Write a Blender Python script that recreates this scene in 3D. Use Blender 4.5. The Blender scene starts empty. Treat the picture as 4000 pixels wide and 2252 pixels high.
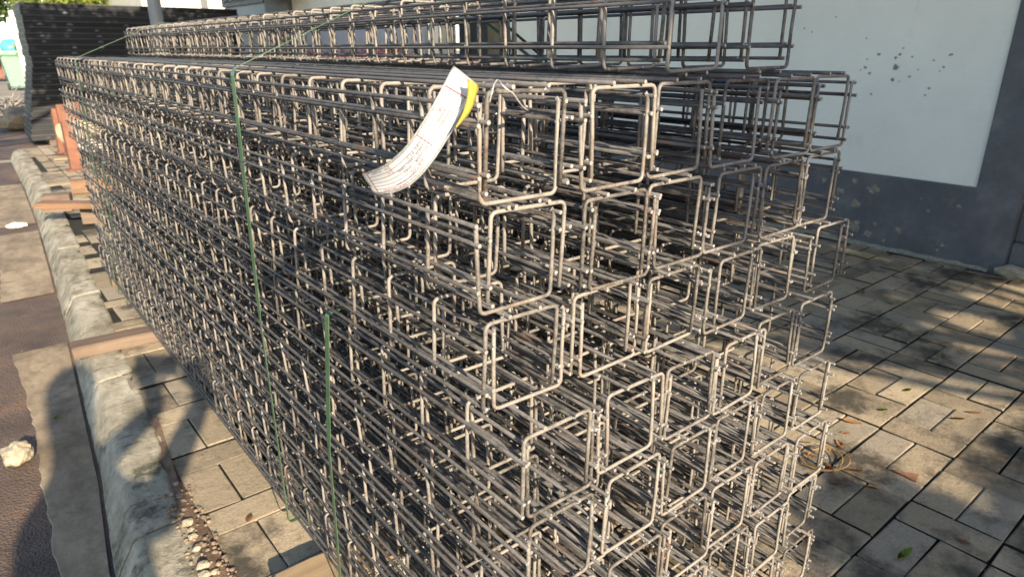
import bpy, bmesh, math, random
from mathutils import Vector, Matrix, Euler, noise
R = math.radians
rnd = random.Random(7)
S = bpy.context.scene
COL = S.collection

# ------------------------------------------------------------------ camera, sky, sun, exposure
LENS_F, PITCH, YAW = 2600.0, R(19.8), R(39.15)
cam_d = bpy.data.cameras.new('camera')
cam_d.sensor_width = 36.0
cam_d.lens = 36.0 * LENS_F / 4000.0
cam_d.clip_start = 0.02
cam_d.clip_end = 2000
cam_d.dof.use_dof = True
cam_d.dof.focus_distance = 0.95
cam_d.dof.aperture_fstop = 9.0
cam = bpy.data.objects.new('camera', cam_d)
COL.objects.link(cam)
cam.location = (0, 0, 1.0)
cam.rotation_euler = (math.pi / 2 - PITCH, 0, -YAW)
S.camera = cam

SUN_AZ, SUN_EL = R(9.5), R(23.5)          # heading in which the light travels, measured from +Y towards +X
LDIR = Vector((math.sin(SUN_AZ) * math.cos(SUN_EL), math.cos(SUN_AZ) * math.cos(SUN_EL), -math.sin(SUN_EL)))
w = bpy.data.worlds.new('World')
S.world = w
w.use_nodes = True
nt = w.node_tree
sky = nt.nodes.new('ShaderNodeTexSky')
sky.sky_type = 'NISHITA'
sky.sun_disc = False
sky.sun_elevation = SUN_EL
sky.sun_rotation = math.pi + SUN_AZ       # the sun stands behind the camera
sky.air_density = 1.0
sky.dust_density = 0.6
bg = nt.nodes['Background']
bg.inputs['Strength'].default_value = 0.13
nt.links.new(sky.outputs[0], bg.inputs['Color'])
sd = bpy.data.lights.new('sun', 'SUN')
sd.energy = 5.0
sd.angle = R(0.6)
sd.color = (1.0, 0.86, 0.66)
sun = bpy.data.objects.new('sun', sd)
COL.objects.link(sun)
sun.rotation_euler = LDIR.to_track_quat('-Z', 'Y').to_euler()
sun.location = (-2, -12, 8)
S.view_settings.view_transform = 'Standard'
S.view_settings.look = 'None'
S.view_settings.gamma = 1.0
S.view_settings.use_curve_mapping = False
S.view_settings.exposure = 1.38
S.cycles.max_bounces = 8

ZG = -0.045      # paving surface
ZR = -0.15       # road surface

# ------------------------------------------------------------------ helpers
def px_ray(px, py):
    x = (px - 2000) / LENS_F
    y = -(py - 1126) / LENS_F
    f = math.cos(PITCH) + math.sin(PITCH) * y
    u = -math.sin(PITCH) + math.cos(PITCH) * y
    return Vector((x * math.cos(YAW) + f * math.sin(YAW), -x * math.sin(YAW) + f * math.cos(YAW), u))

def onY(px, py, Y):
    r = px_ray(px, py)
    return Vector((0, 0, 1)) + r * (Y / r.y)

def onX(px, py, X):
    r = px_ray(px, py)
    return Vector((0, 0, 1)) + r * (X / r.x)

def onZ(px, py, z):
    r = px_ray(px, py)
    return Vector((0, 0, 1)) + r * ((z - 1) / r.z)

def link(name, data, parent=None, loc=None, rot=None):
    o = bpy.data.objects.new(name, data)
    COL.objects.link(o)
    if parent is not None:
        o.parent = parent
    if loc is not None:
        o.location = loc
    if rot is not None:
        o.rotation_euler = rot
    return o

def tag(o, label, cat, group=None):
    o['label'] = label
    o['category'] = cat
    if group:
        o['group'] = group
    return o

def struct(o):
    o['kind'] = 'structure'
    return o

def to_mesh(name, bm, mats, smooth=False):
    me = bpy.data.meshes.new(name)
    bm.normal_update()
    bm.to_mesh(me)
    bm.free()
    for m in (mats if isinstance(mats, (list, tuple)) else [mats]):
        me.materials.append(m)
    if smooth:
        me.polygons.foreach_set('use_smooth', [True] * len(me.polygons))
    return me

def add_box(bm, x0, y0, z0, x1, y1, z1, mi=0, M=None):
    vs = []
    for x, y, z in ((x0, y0, z0), (x1, y0, z0), (x1, y1, z0), (x0, y1, z0), (x0, y0, z1), (x1, y0, z1), (x1, y1, z1), (x0, y1, z1)):
        v = Vector((x, y, z))
        vs.append(bm.verts.new(M @ v if M else v))
    fs = []
    for f in ((0, 3, 2, 1), (4, 5, 6, 7), (0, 1, 5, 4), (1, 2, 6, 5), (2, 3, 7, 6), (3, 0, 4, 7)):
        fc = bm.faces.new([vs[i] for i in f])
        fc.material_index = mi
        fs.append(fc)
    return vs, fs

def add_tube(bm, pts, rad, n=8, cap=True, mi=0, cap_mi=None, ref=None):
    pts = [Vector(p) for p in pts]
    rings = []
    prev = ref
    for i, p in enumerate(pts):
        if i == 0:
            t = pts[1] - p
        elif i == len(pts) - 1:
            t = p - pts[i - 1]
        else:
            t = (pts[i + 1] - p).normalized() + (p - pts[i - 1]).normalized()
        t = t.normalized()
        if prev is None:
            prev = Vector((0, 0, 1)) if abs(t.z) < 0.9 else Vector((1, 0, 0))
        a = t.cross(prev)
        if a.length < 1e-4:
            a = t.cross(Vector((0.3, 0.8, 0.5)))
        a.normalize()
        b = a.cross(t).normalized()
        prev = b
        r = rad[i] if isinstance(rad, (list, tuple)) else rad
        rings.append([bm.verts.new(p + (a * math.cos(2 * math.pi * k / n) + b * math.sin(2 * math.pi * k / n)) * r) for k in range(n)])
    for i in range(len(rings) - 1):
        for k in range(n):
            f = bm.faces.new((rings[i][k], rings[i][(k + 1) % n], rings[i + 1][(k + 1) % n], rings[i + 1][k]))
            f.material_index = mi
            f.smooth = True
    if cap:
        for ring in (list(reversed(rings[0])), rings[-1]):
            f = bm.faces.new(ring)
            f.material_index = mi if cap_mi is None else cap_mi
    return rings

def bevelled_box(name, sx, sy, sz, bev, mats, seg=1):
    """box centred in x and y, base at z 0"""
    bm = bmesh.new()
    add_box(bm, -sx / 2, -sy / 2, 0, sx / 2, sy / 2, sz)
    bmesh.ops.bevel(bm, geom=bm.edges[:], offset=bev, segments=seg, affect='EDGES', profile=0.6)
    return to_mesh(name, bm, mats)

def rough(bm, amp, scale, seed=0.0):
    for v in bm.verts:
        d = noise.noise_vector((v.co + Vector((seed, seed * 1.7, -seed))) * scale)
        v.co += d * amp

# ------------------------------------------------------------------ materials
class Mat:
    def __init__(s, name):
        s.m = bpy.data.materials.new(name)
        s.m.use_nodes = True
        s.t = s.m.node_tree
        s.b = s.t.nodes['Principled BSDF']
        s.tc = None

    def n(s, kind, **kw):
        nd = s.t.nodes.new('ShaderNode' + kind)
        for k, v in kw.items():
            setattr(nd, k, v)
        return nd

    def coord(s, which='Object'):
        if s.tc is None:
            s.tc = s.n('TexCoord')
        return s.tc.outputs[which]

    def pos(s):
        return s.n('NewGeometry').outputs['Position']

    def noise(s, vec, scale, detail=4, rough=0.6, stretch=None, offset=None):
        nd = s.n('TexNoise')
        nd.inputs['Scale'].default_value = scale
        nd.inputs['Detail'].default_value = detail
        nd.inputs['Roughness'].default_value = rough
        if stretch or offset:
            mp = s.n('Mapping')
            if stretch:
                mp.inputs['Scale'].default_value = stretch
            s.t.links.new(vec, mp.inputs['Vector'])
            vec = mp.outputs[0]
        s.t.links.new(vec, nd.inputs['Vector'])
        return nd.outputs['Fac']

    def ramp(s, fac, stops):
        nd = s.n('ValToRGB')
        e = nd.color_ramp.elements
        while len(e) > 1:
            e.remove(e[-1])
        e[0].position = stops[0][0]
        e[0].color = (*stops[0][1], 1) if len(stops[0][1]) == 3 else stops[0][1]
        for p, c in stops[1:]:
            x = e.new(p)
            x.color = (*c, 1)
        s.t.links.new(fac, nd.inputs['Fac'])
        return nd.outputs['Color']

    def step(s, fac, a, b):
        nd = s.n('MapRange')
        nd.inputs['From Min'].default_value = a
        nd.inputs['From Max'].default_value = b
        nd.clamp = True
        s.t.links.new(fac, nd.inputs['Value'])
        return nd.outputs[0]

    def val(s, op, a, b=None):
        nd = s.n('Math', operation=op)
        for i, v in enumerate((a, b)):
            if v is None:
                continue
            if isinstance(v, (int, float)):
                nd.inputs[i].default_value = v
            else:
                s.t.links.new(v, nd.inputs[i])
        return nd.outputs[0]

    def mix(s, fac, a, b, blend='MIX'):
        nd = s.n('MixRGB', blend_type=blend)
        for k, v in (('Fac', fac), ('Color1', a), ('Color2', b)):
            if isinstance(v, (int, float)):
                nd.inputs[k].default_value = v
            elif isinstance(v, tuple):
                nd.inputs[k].default_value = (*v, 1)
            else:
                s.t.links.new(v, nd.inputs[k])
        return nd.outputs[0]

    def rand(s):
        """one random number per object and per loose piece"""
        a = s.n('ObjectInfo').outputs['Random']
        b = s.n('NewGeometry').outputs['Random Per Island']
        return s.val('FRACT', s.val('ADD', a, b))

    def base(s, c):
        if isinstance(c, tuple):
            s.b.inputs['Base Color'].default_value = (*c, 1)
        else:
            s.t.links.new(c, s.b.inputs['Base Color'])
        return s

    def set(s, rough=None, metal=None, spec=None):
        for k, v in (('Roughness', rough), ('Metallic', metal), ('Specular IOR Level', spec)):
            if v is None:
                continue
            if isinstance(v, (int, float)):
                s.b.inputs[k].default_value = v
            else:
                s.t.links.new(v, s.b.inputs[k])
        return s

    def bump(s, h, strength=0.5, dist=0.01):
        nd = s.n('Bump')
        nd.inputs['Strength'].default_value = strength
        nd.inputs['Distance'].default_value = dist
        s.t.links.new(h, nd.inputs['Height'])
        s.t.links.new(nd.outputs[0], s.b.inputs['Normal'])
        return s

def m_steel(name, hi, metal):
    k = Mat(name)
    p = k.pos()
    a = k.noise(p, 55, 5, 0.65)
    b = k.noise(p, 260, 3, 0.6)
    f = k.val('ADD', k.val('MULTIPLY', a, 0.65), k.val('MULTIPLY', b, 0.35))
    f = k.val('ADD', f, k.val('MULTIPLY', k.val('SUBTRACT', k.rand(), 0.5), 0.26))
    c = k.ramp(f, [(0.30, tuple(0.22 * x for x in hi)), (0.46, tuple(0.62 * x for x in hi)), (0.62, hi)])
    r = k.step(k.noise(p, 16, 7, 0.75), 0.55, 0.68)
    # rust sits lower in the pile, where rain water stays
    c = k.mix(k.val('MULTIPLY', r, 0.38), c, (0.22, 0.110, 0.058))
    k.base(c).set(rough=k.step(b, -0.25, 0.9), metal=metal, spec=0.45)
    k.bump(b, 0.25, 0.0006)
    return k.m

def m_plain(name, col, rough=0.6, metal=0.0, var=0.25, scale=8.0, bump=0.0, spec=0.4, coord='pos', detail=5):
    k = Mat(name)
    v = k.pos() if coord == 'pos' else k.coord('Object')
    f = k.noise(v, scale, detail, 0.65)
    lo = tuple(x * (1 - var) for x in col)
    hi = tuple(min(1, x * (1 + var)) for x in col)
    c = k.ramp(f, [(0.3, lo), (0.7, hi)])
    k.base(c).set(rough=rough, metal=metal, spec=spec)
    if bump:
        k.bump(k.noise(v, scale * 6, 4, 0.6), bump, 0.004)
    return k.m

def m_paver():
    k = Mat('concrete_paver')
    p = k.pos()
    c = k.ramp(k.rand(), [(0.0, (0.235, 0.184, 0.120)), (0.35, (0.325, 0.255, 0.168)), (0.7, (0.42, 0.332, 0.220)), (1.0, (0.27, 0.23, 0.175))])
    big = k.noise(p, 4.2, 6, 0.68)
    c = k.mix(k.step(big, 0.50, 0.62), c, (0.075, 0.063, 0.045))           # algae and damp
    c = k.mix(k.val('MULTIPLY', k.step(k.noise(p, 9, 5, 0.7), 0.56, 0.7), 0.55), c, (0.43, 0.34, 0.22))
    c = k.mix(k.val('MULTIPLY', k.step(k.noise(p, 2.3, 5, 0.6), 0.58, 0.7), 0.45), c, (0.12, 0.118, 0.055))
    fine = k.noise(p, 190, 5, 0.75)
    c = k.mix(k.val('MULTIPLY', k.step(fine, 0.42, 0.66), 0.55), c, k.mix(0.62, c, (0.05, 0.045, 0.034)))
    c = k.mix(k.val('MULTIPLY', k.step(k.noise(p, 34, 6, 0.75), 0.55, 0.66), 0.5), c, (0.085, 0.072, 0.050))
    k.base(c).set(rough=k.ramp(big, [(0.45, (0.85,) * 3), (0.66, (0.55,) * 3)]), spec=0.35)
    h = k.val('ADD', k.val('MULTIPLY', fine, 0.5), k.noise(p, 30, 5, 0.7))
    k.bump(h, 0.8, 0.005)
    return k.m

def m_kerb():
    k = Mat('weathered_concrete_kerb')
    p = k.pos()
    a = k.noise(p, 9, 7, 0.7, stretch=(1, 0.5, 1))
    c = k.ramp(a, [(0.30, (0.13, 0.112, 0.078)), (0.5, (0.30, 0.265, 0.195)), (0.68, (0.47, 0.43, 0.345))])
    ms = k.step(k.noise(p, 6.5, 9, 0.78), 0.54, 0.64)
    c = k.mix(k.val('MULTIPLY', ms, 0.85), c, (0.048, 0.047, 0.026))
    st = k.step(k.noise(p, 26, 6, 0.7, stretch=(0.5, 1.6, 1)), 0.56, 0.66)
    c = k.mix(k.val('MULTIPLY', st, 0.75), c, (0.07, 0.066, 0.048))
    k.base(c).set(rough=0.9, spec=0.3)
    k.bump(k.val('ADD', k.noise(p, 60, 6, 0.7), k.val('MULTIPLY', k.noise(p, 210, 3, 0.6), 0.4)), 0.8, 0.006)
    return k.m

def m_road():
    k = Mat('worn_asphalt')
    p = k.pos()
    a = k.noise(p, 3.5, 6, 0.65)
    c = k.ramp(a, [(0.32, (0.060, 0.041, 0.031)), (0.52, (0.115, 0.077, 0.056)), (0.7, (0.185, 0.108, 0.066))])
    vo = k.n('TexVoronoi')
    vo.inputs['Scale'].default_value = 130
    k.t.links.new(p, vo.inputs['Vector'])
    hsv = k.mix(0.35, vo.outputs['Color'], (0.5, 0.4, 0.33))
    c = k.mix(0.35, c, k.mix(1.0, c, k.mix(0.6, hsv, (1, 1, 1)), 'MULTIPLY'))
    g = k.step(k.noise(p, 5, 6, 0.7), 0.62, 0.72)
    c = k.mix(k.val('MULTIPLY', g, 0.6), c, (0.06, 0.075, 0.03))
    k.base(c).set(rough=0.75, spec=0.4)
    k.bump(k.val('ADD', vo.outputs['Distance'], k.noise(p, 90, 4, 0.7)), 0.7, 0.006)
    return k.m

def m_gutter():
    k = Mat('gutter_concrete')
    p = k.pos()
    a = k.noise(p, 7, 7, 0.7, stretch=(1, 0.35, 1))
    c = k.ramp(a, [(0.3, (0.13, 0.095, 0.065)), (0.5, (0.25, 0.193, 0.128)), (0.7, (0.37, 0.295, 0.20))])
    ms = k.step(k.noise(p, 3, 6, 0.7), 0.54, 0.68)
    c = k.mix(k.val('MULTIPLY', ms, 0.85), c, (0.10, 0.075, 0.050))
    c = k.mix(k.val('MULTIPLY', k.step(k.noise(p, 16, 7, 0.75), 0.5, 0.66), 0.6), c, (0.12, 0.09, 0.06))
    k.base(c).set(rough=0.85, spec=0.3)
    k.bump(k.noise(p, 120, 5, 0.7), 0.5, 0.003)
    return k.m

def m_wood(name, a, b, scale=30):
    k = Mat(name)
    v = k.coord('Object')
    g = k.noise(v, scale, 5, 0.6, stretch=(0.08, 1, 1))
    c = k.ramp(g, [(0.32, a), (0.66, b)])
    n2 = k.noise(k.pos(), 6, 5, 0.6)
    c = k.mix(k.val('MULTIPLY', k.step(n2, 0.5, 0.75), 0.5), c, tuple(x * 0.45 for x in a))
    k.base(c).set(rough=0.8, spec=0.3)
    k.bump(g, 0.5, 0.003)
    return k.m

def m_wall():
    k = Mat('pale_wall_paint')
    p = k.pos()
    a = k.noise(p, 1.6, 6, 0.6)
    c = k.ramp(a, [(0.3, (0.72, 0.695, 0.60)), (0.5, (0.79, 0.76, 0.655)), (0.72, (0.83, 0.795, 0.68))])
    st = k.step(k.noise(p, 5, 6, 0.7, stretch=(1, 1, 0.35)), 0.60, 0.76)
    c = k.mix(k.val('MULTIPLY', st, 0.35), c, (0.40, 0.40, 0.33))
    k.base(c).set(rough=0.5, spec=0.4)
    k.bump(k.val('ADD', k.noise(p, 38, 5, 0.65), k.val('MULTIPLY', k.noise(p, 7, 4, 0.6), 1.5)), 0.35, 0.008)
    return k.m

def m_dado():
    k = Mat('slate_blue_masonry_paint')
    p = k.pos()
    a = k.noise(p, 5, 7, 0.7)
    c = k.ramp(a, [(0.3, (0.080, 0.080, 0.083)), (0.52, (0.110, 0.109, 0.111)), (0.72, (0.165, 0.162, 0.158))])
    st = k.step(k.noise(p, 13, 7, 0.75), 0.60, 0.70)
    c = k.mix(k.val('MULTIPLY', st, 0.5), c, (0.21, 0.20, 0.18))
    k.base(c).set(rough=0.55, spec=0.45)
    k.bump(k.noise(p, 55, 6, 0.7), 0.55, 0.007)
    return k.m

def m_leaf(name, cols, trans=0.35):
    k = Mat(name)
    n = len(cols)
    c = k.ramp(k.rand(), [(i / max(1, n - 1), col) for i, col in enumerate(cols)])
    k.base(c).set(rough=0.55, spec=0.35)
    tr = k.n('BsdfTranslucent')
    k.t.links.new(c, tr.inputs['Color'])
    mx = k.n('MixShader')
    mx.inputs[0].default_value = trans
    k.t.links.new(k.b.outputs[0], mx.inputs[1])
    k.t.links.new(tr.outputs[0], mx.inputs[2])
    k.t.links.new(mx.outputs[0], k.t.nodes['Material Output'].inputs['Surface'])
    return k.m

def m_panel():
    k = Mat('black_coated_steel_panel')
    p = k.pos()
    c = k.ramp(k.noise(p, 6, 5, 0.6, stretch=(0.3, 1, 1)), [(0.3, (0.013, 0.014, 0.016)), (0.7, (0.022, 0.023, 0.026))])
    c = k.mix(0.35, c, k.ramp(k.rand(), [(0, (0.008, 0.009, 0.011)), (1, (0.045, 0.045, 0.045))]))
    k.base(c).set(rough=0.55, metal=0.0, spec=0.25)
    return k.m

M_STEEL = m_steel('bent_steel_wire', (0.255, 0.226, 0.193), 0.15)
M_STEELL = m_steel('drawn_mill_scale_wire', (0.118, 0.111, 0.106), 0.22)
M_CUT = m_plain('cut_steel_end', (0.36, 0.34, 0.315), 0.45, 0.4, 0.3, 300)
M_WELD = m_plain('weld_metal', (0.38, 0.375, 0.37), 0.36, 0.8, 0.35, 220, 0.5)
M_PAVER = m_paver()
M_BED = m_plain('mossy_joint_soil', (0.016, 0.015, 0.009), 0.95, 0, 0.5, 30, 0.8)
M_KERB = m_kerb()
M_ROAD = m_road()
M_GUTTER = m_gutter()
M_WALL = m_wall()
M_DADO = m_dado()
M_PEEL = m_plain('bare_render', (0.24, 0.23, 0.175), 0.9, 0, 0.4, 60, 0.6)
M_MOULD = m_plain('green_mould', (0.24, 0.24, 0.19), 0.9, 0, 0.5, 80)
M_TIMBER = m_wood('sawn_bearer_timber', (0.105, 0.072, 0.050), (0.185, 0.132, 0.095))
M_TIMBER2 = m_wood('fresh_pine_timber', (0.26, 0.18, 0.10), (0.39, 0.285, 0.17))
M_PLANK = m_wood('reddish_brown_plank', (0.14, 0.08, 0.045), (0.25, 0.145, 0.085))
M_OXIDE = m_plain('red_oxide_primer', (0.19, 0.080, 0.048), 0.7, 0, 0.3, 12, 0.3)
M_LOG = m_plain('pale_log_wood', (0.40, 0.34, 0.23), 0.85, 0, 0.4, 9, 0.6)
M_SACK = m_plain('white_woven_sack', (0.62, 0.58, 0.54), 0.8, 0, 0.2, 30, 0.8)
M_PANEL = m_panel()
M_PANELTAB = m_plain('worn_grey_tab', (0.085, 0.092, 0.10), 0.5, 0.2, 0.9, 5)
M_PANELLIP = m_plain('rubbed_panel_edge', (0.05, 0.05, 0.052), 0.5, 0.1, 0.4, 6)
M_POST = m_plain('grey_painted_post', (0.27, 0.29, 0.30), 0.45, 0.1, 0.12, 5)
M_BIN = m_plain('pale_green_plastic', (0.19, 0.32, 0.235), 0.5, 0, 0.12, 4)
M_BAG = m_plain('turquoise_plastic_bag', (0.08, 0.45, 0.47), 0.35, 0, 0.5, 9)
M_WHITE = m_plain('white_paint', (0.55, 0.55, 0.48), 0.5, 0, 0.1, 6)
M_CREAM = m_plain('cream_cladding', (0.66, 0.60, 0.47), 0.6, 0, 0.08, 3)
M_GREYWALL = m_plain('grey_green_cladding', (0.42, 0.44, 0.42), 0.6, 0, 0.08, 2)
M_DARK = m_plain('dark_interior', (0.03, 0.033, 0.037), 0.7, 0, 0.3, 3)
M_OLIVE = m_plain('olive_brown_board', (0.15, 0.125, 0.075), 0.8, 0, 0.3, 7)
M_BANNER = m_plain('white_banner_vinyl', (0.60, 0.62, 0.68), 0.5, 0, 0.08, 4)
M_RED = m_plain('red_print', (0.50, 0.06, 0.07), 0.6, 0, 0.15, 20)
M_PIPE = m_plain('dark_green_pipe', (0.02, 0.05, 0.04), 0.4, 0, 0.2, 10)
M_ROCK = m_plain('pale_limestone', (0.33, 0.28, 0.20), 0.95, 0, 0.3, 40, 0.9)
M_PEBBLE = m_plain('gravel_stone', (0.22, 0.16, 0.11), 0.95, 0, 0.6, 25, 0.8)
M_SOIL = m_plain('brown_soil', (0.13, 0.085, 0.055), 0.95, 0, 0.5, 30, 0.9)
M_DIRT = m_plain('distant_dirt', (0.22, 0.185, 0.14), 0.95, 0, 0.4, 1.5, 0.3)
M_SCRAP = m_plain('grey_scrap_wire', (0.22, 0.20, 0.175), 0.6, 0.2, 0.5, 20)
M_RUSTWIRE = m_plain('yellow_brown_strap', (0.26, 0.155, 0.06), 0.55, 0, 0.4, 40)
M_RUST = m_plain('rusty_plate', (0.24, 0.12, 0.07), 0.85, 0.1, 0.4, 60, 0.5)
M_TIE = m_plain('thin_tie_wire', (0.60, 0.58, 0.54), 0.35, 0.6, 0.2, 60)
M_PAPER = m_plain('white_paper', (0.70, 0.695, 0.70), 0.75, 0, 0.02, 30, 0)
M_YELLOW = m_plain('yellow_paper', (0.62, 0.54, 0.10), 0.75, 0, 0.04, 30, 0)
M_INKR = m_plain('red_ink', (0.22, 0.02, 0.035), 0.7, 0, 0.1, 30)
M_INKK = m_plain('black_ink', (0.03, 0.025, 0.03), 0.7, 0, 0.1, 30)
M_INKB = m_plain('ballpoint_ink', (0.02, 0.02, 0.06), 0.7, 0, 0.1, 30)
M_BARK = m_plain('tree_bark', (0.12, 0.095, 0.07), 0.95, 0, 0.4, 12, 0.9)
M_LEAF = m_leaf('broad_leaf', [(0.035, 0.065, 0.015), (0.06, 0.10, 0.025), (0.10, 0.14, 0.03)])
M_LEAFY = m_leaf('yellow_green_leaf', [(0.09, 0.13, 0.02), (0.20, 0.24, 0.04), (0.33, 0.33, 0.06)], 0.45)
M_DRY = m_leaf('dry_fallen_leaf', [(0.30, 0.12, 0.05), (0.38, 0.20, 0.09), (0.24, 0.09, 0.05)], 0.2)
M_GREENLEAF = m_leaf('green_fallen_leaf', [(0.16, 0.24, 0.03), (0.28, 0.33, 0.05)], 0.3)
M_SKIN = m_plain('skin', (0.35, 0.21, 0.14), 0.55, 0, 0.05, 10)
M_CLOTH = m_plain('dark_work_shirt', (0.07, 0.08, 0.11), 0.9, 0, 0.2, 20)
M_HAIR = m_plain('black_hair', (0.02, 0.018, 0.016), 0.6, 0, 0.2, 30)

def m_strap():
    k = Mat('green_packing_strap')
    p = k.pos()
    c = k.ramp(k.noise(p, 25, 3, 0.5), [(0.3, (0.045, 0.095, 0.048)), (0.7, (0.075, 0.135, 0.068))])
    k.base(c).set(rough=0.3, spec=0.6)
    wv = k.n('TexNoise')
    wv.inputs['Scale'].default_value = 900
    k.t.links.new(p, wv.inputs['Vector'])
    k.bump(wv.outputs['Fac'], 0.15, 0.0008)
    return k.m
M_STRAP = m_strap()

# ------------------------------------------------------------------ ground, road, kerb, paving
def sheet(name, x0, y0, x1, y1, z, mat, n=1):
    bm = bmesh.new()
    bmesh.ops.create_grid(bm, x_segments=n, y_segments=n, size=0.5)
    for v in bm.verts:
        v.co = Vector((x0 + (v.co.x + 0.5) * (x1 - x0), y0 + (v.co.y + 0.5) * (y1 - y0), z))
    return struct(link(name, to_mesh(name, bm, mat)))

sheet('ground', -400, -400, 400, 400, ZR - 0.012, M_DIRT, 4)

KERB = [(-3.0, 0.15), (0.5, 0.19), (1.55, 0.222), (1.95, 0.262), (3.0, 0.325), (4.3, 0.392), (5.6, 0.45), (7.2, 0.50), (9.2, 0.53)]
def kerb_x(y):
    for (a, xa), (b, xb) in zip(KERB, KERB[1:]):
        if y <= b:
            return xa + (xb - xa) * (y - a) / (b - a)
    return KERB[-1][1]

# road, left of the kerb and across the far driveway
bm = bmesh.new()
ys = [-6 + 0.5 * i for i in range(31)]
rows = []
for y in ys:
    xr = kerb_x(y) - 0.02
    rows.append([bm.verts.new((x, y, ZR)) for x in (-9, -3, -1, xr)])
for a, b in zip(rows, rows[1:]):
    for k in range(3):
        bm.faces.new((a[k], a[k + 1], b[k + 1], b[k]))
far = [bm.verts.new((x, 9.3, ZR)) for x in (-9, 3.8)] + [bm.verts.new((x, 19.0, ZR)) for x in (3.8, -9)]
bm.faces.new(far)
for v in bm.verts:
    if v.co.y > 9.0 and v not in far:
        v.co.z = ZR - 0.004
struct(link('road', to_mesh('road', bm, M_ROAD)))

# gutter slabs
gut = struct(link('gutter', None))
gut['label'] = 'concrete gutter strip along the kerb'
for y0, y1 in ((-1.2, 0.9), (0.92, 3.12), (3.86, 5.35), (5.6, 7.4)):
    bm = bmesh.new()
    n = 70
    L = [(y0 + (y1 - y0) * i / n) for i in range(n + 1)]
    va = [[], [], []]
    for y in L:
        xl = -0.035 + 0.012 * math.sin(y * 3) + 0.02 * max(0, y - 3) + noise.noise(Vector((y * 9, 0, 0))) * 0.010 + noise.noise(Vector((y * 31, 4, 0))) * 0.010
        va[0].append(bm.verts.new((xl, y, ZR - 0.01)))
        va[1].append(bm.verts.new((xl + 0.010, y, ZR + 0.0035)))
        va[2].append(bm.verts.new((kerb_x(y) - 0.170, y, ZR + 0.006)))
    for i in range(n):
        for k in range(2):
            bm.faces.new((va[k][i], va[k + 1][i], va[k + 1][i + 1], va[k][i + 1]))
    link('gutter_slab', to_mesh('gutter_slab', bm, M_GUTTER), gut)

# kerb, stone by stone
kerb = struct(link('kerb', None))
PROF = [(0.004, -0.17), (0.0, -0.075), (-0.001, -0.053), (-0.005, -0.046), (-0.014, -0.0442), (-0.035, -0.044), (-0.055, -0.0442), (-0.075, -0.0448), (-0.094, -0.0462), (-0.106, -0.050), (-0.114, -0.058), (-0.124, -0.075), (-0.136, -0.095), (-0.146, -0.113), (-0.155, -0.13), (-0.166, -0.17)]
NPF = len(PROF) - 1
cuts = [-2.4, -1.35, -0.4, 0.55, 1.5, 2.42, 3.42, 4.35, 5.3, 6.25, 7.2, 8.2, 9.15]
for y0, y1 in zip(cuts, cuts[1:]):
    bm = bmesh.new()
    n = 64
    grid = []
    sd_ = 0.0
    rnd.uniform(0, 50)
    for i in range(n + 1):
        y = y0 + 0.006 + (y1 - y0 - 0.012) * i / n
        row = []
        for j, (px_, pz) in enumerate(PROF):
            q = Vector((px_ * 9, y * 9, pz * 9 + sd_))
            d = noise.noise(q * 0.8) * 0.0028 + noise.noise(q * 3.1) * 0.0018 + noise.noise(q * 8.0) * 0.0012
            ed = 0.003 if i in (0, n) else 0.0
            chip = max(0, noise.noise(Vector((y * 7, sd_, 3))) - 0.1) * 0.035 if j in (1, 2, 3) else 0
            row.append(bm.verts.new((kerb_x(y) + px_ + (d if j < 5 else -d) - chip, y, pz + (d * 0.7 if 0 < j < NPF else 0) - (ed if 0 < j < NPF else 0))))
        grid.append(row)
    for a, b in zip(grid, grid[1:]):
        for k in range(len(PROF) - 1):
            f = bm.faces.new((a[k], b[k], b[k + 1], a[k + 1]))
            f.smooth = True
    bm.faces.new([bm.verts.new(v.co) for v in grid[0]])
    bm.faces.new([bm.verts.new(v.co) for v in reversed(grid[-1])])
    link('kerb_stone', to_mesh('kerb_stone', bm, M_KERB), kerb)

# paving
bm = bmesh.new()
rows = []
for i in range(27):
    y = -3.4 + 0.5 * i
    y = min(y, 9.35)
    rows.append([bm.verts.new((kerb_x(y) - 0.01, y, ZG - 0.015)), bm.verts.new((3.95, y, ZG - 0.015))])
for a, b in zip(rows, rows[1:]):
    bm.faces.new((a[0], a[1], b[1], b[0]))
pave = struct(link('pavement', to_mesh('pavement', bm, M_BED)))

U = 0.098
PAV = []          # x0, y0, x1, y1
y = 1.387 - 0.2945 * 16
while y < 9.3:
    PAV.append((0.252, y, 0.252 + 2 * U, y + U))
    PAV.append((0.252, y + U, 0.252 + U, y + 3 * U))
    PAV.append((0.252 + U, y + U, 0.252 + 2 * U, y + 3 * U))
    y += 0.2945
X0 = 0.252 + 2 * U + 0.0
for j in range(-19, 46):
    yy = 0.44 + 2 * U * j
    seq = []
    if j == 0:
        x = 1.912 - 5 * 3 * U
        pat = ['V', 'HH']
    elif j == 1:
        x = 1.912 - 4 * 4 * U
        pat = ['V', 'V', 'HH']
    else:
        x = X0 - rnd.choice((0, 1, 2)) * U + 0.004
        pat = rnd.choice((['V', 'HH'], ['V', 'V', 'HH'], ['V', 'HH'], ['HH', 'V', 'V', 'HH', 'V']))
    i = 0
    while x < 3.8:
        t_ = pat[i % len(pat)]
        i += 1
        if t_ == 'V':
            if x > X0 - 0.01:
                PAV.append((x, yy, x + U, yy + 2 * U))
            x += U
        else:
            if x > X0 - 0.01:
                PAV.append((x, yy, x + 2 * U, yy + U))
                PAV.append((x, yy + U, x + 2 * U, yy + 2 * U))
            x += 2 * U
PAV = [b for b in PAV if (b[0] + b[2]) / 2 > kerb_x(b[1]) + 0.0 and b[3] < 9.36 and b[2] < 3.9]

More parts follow.
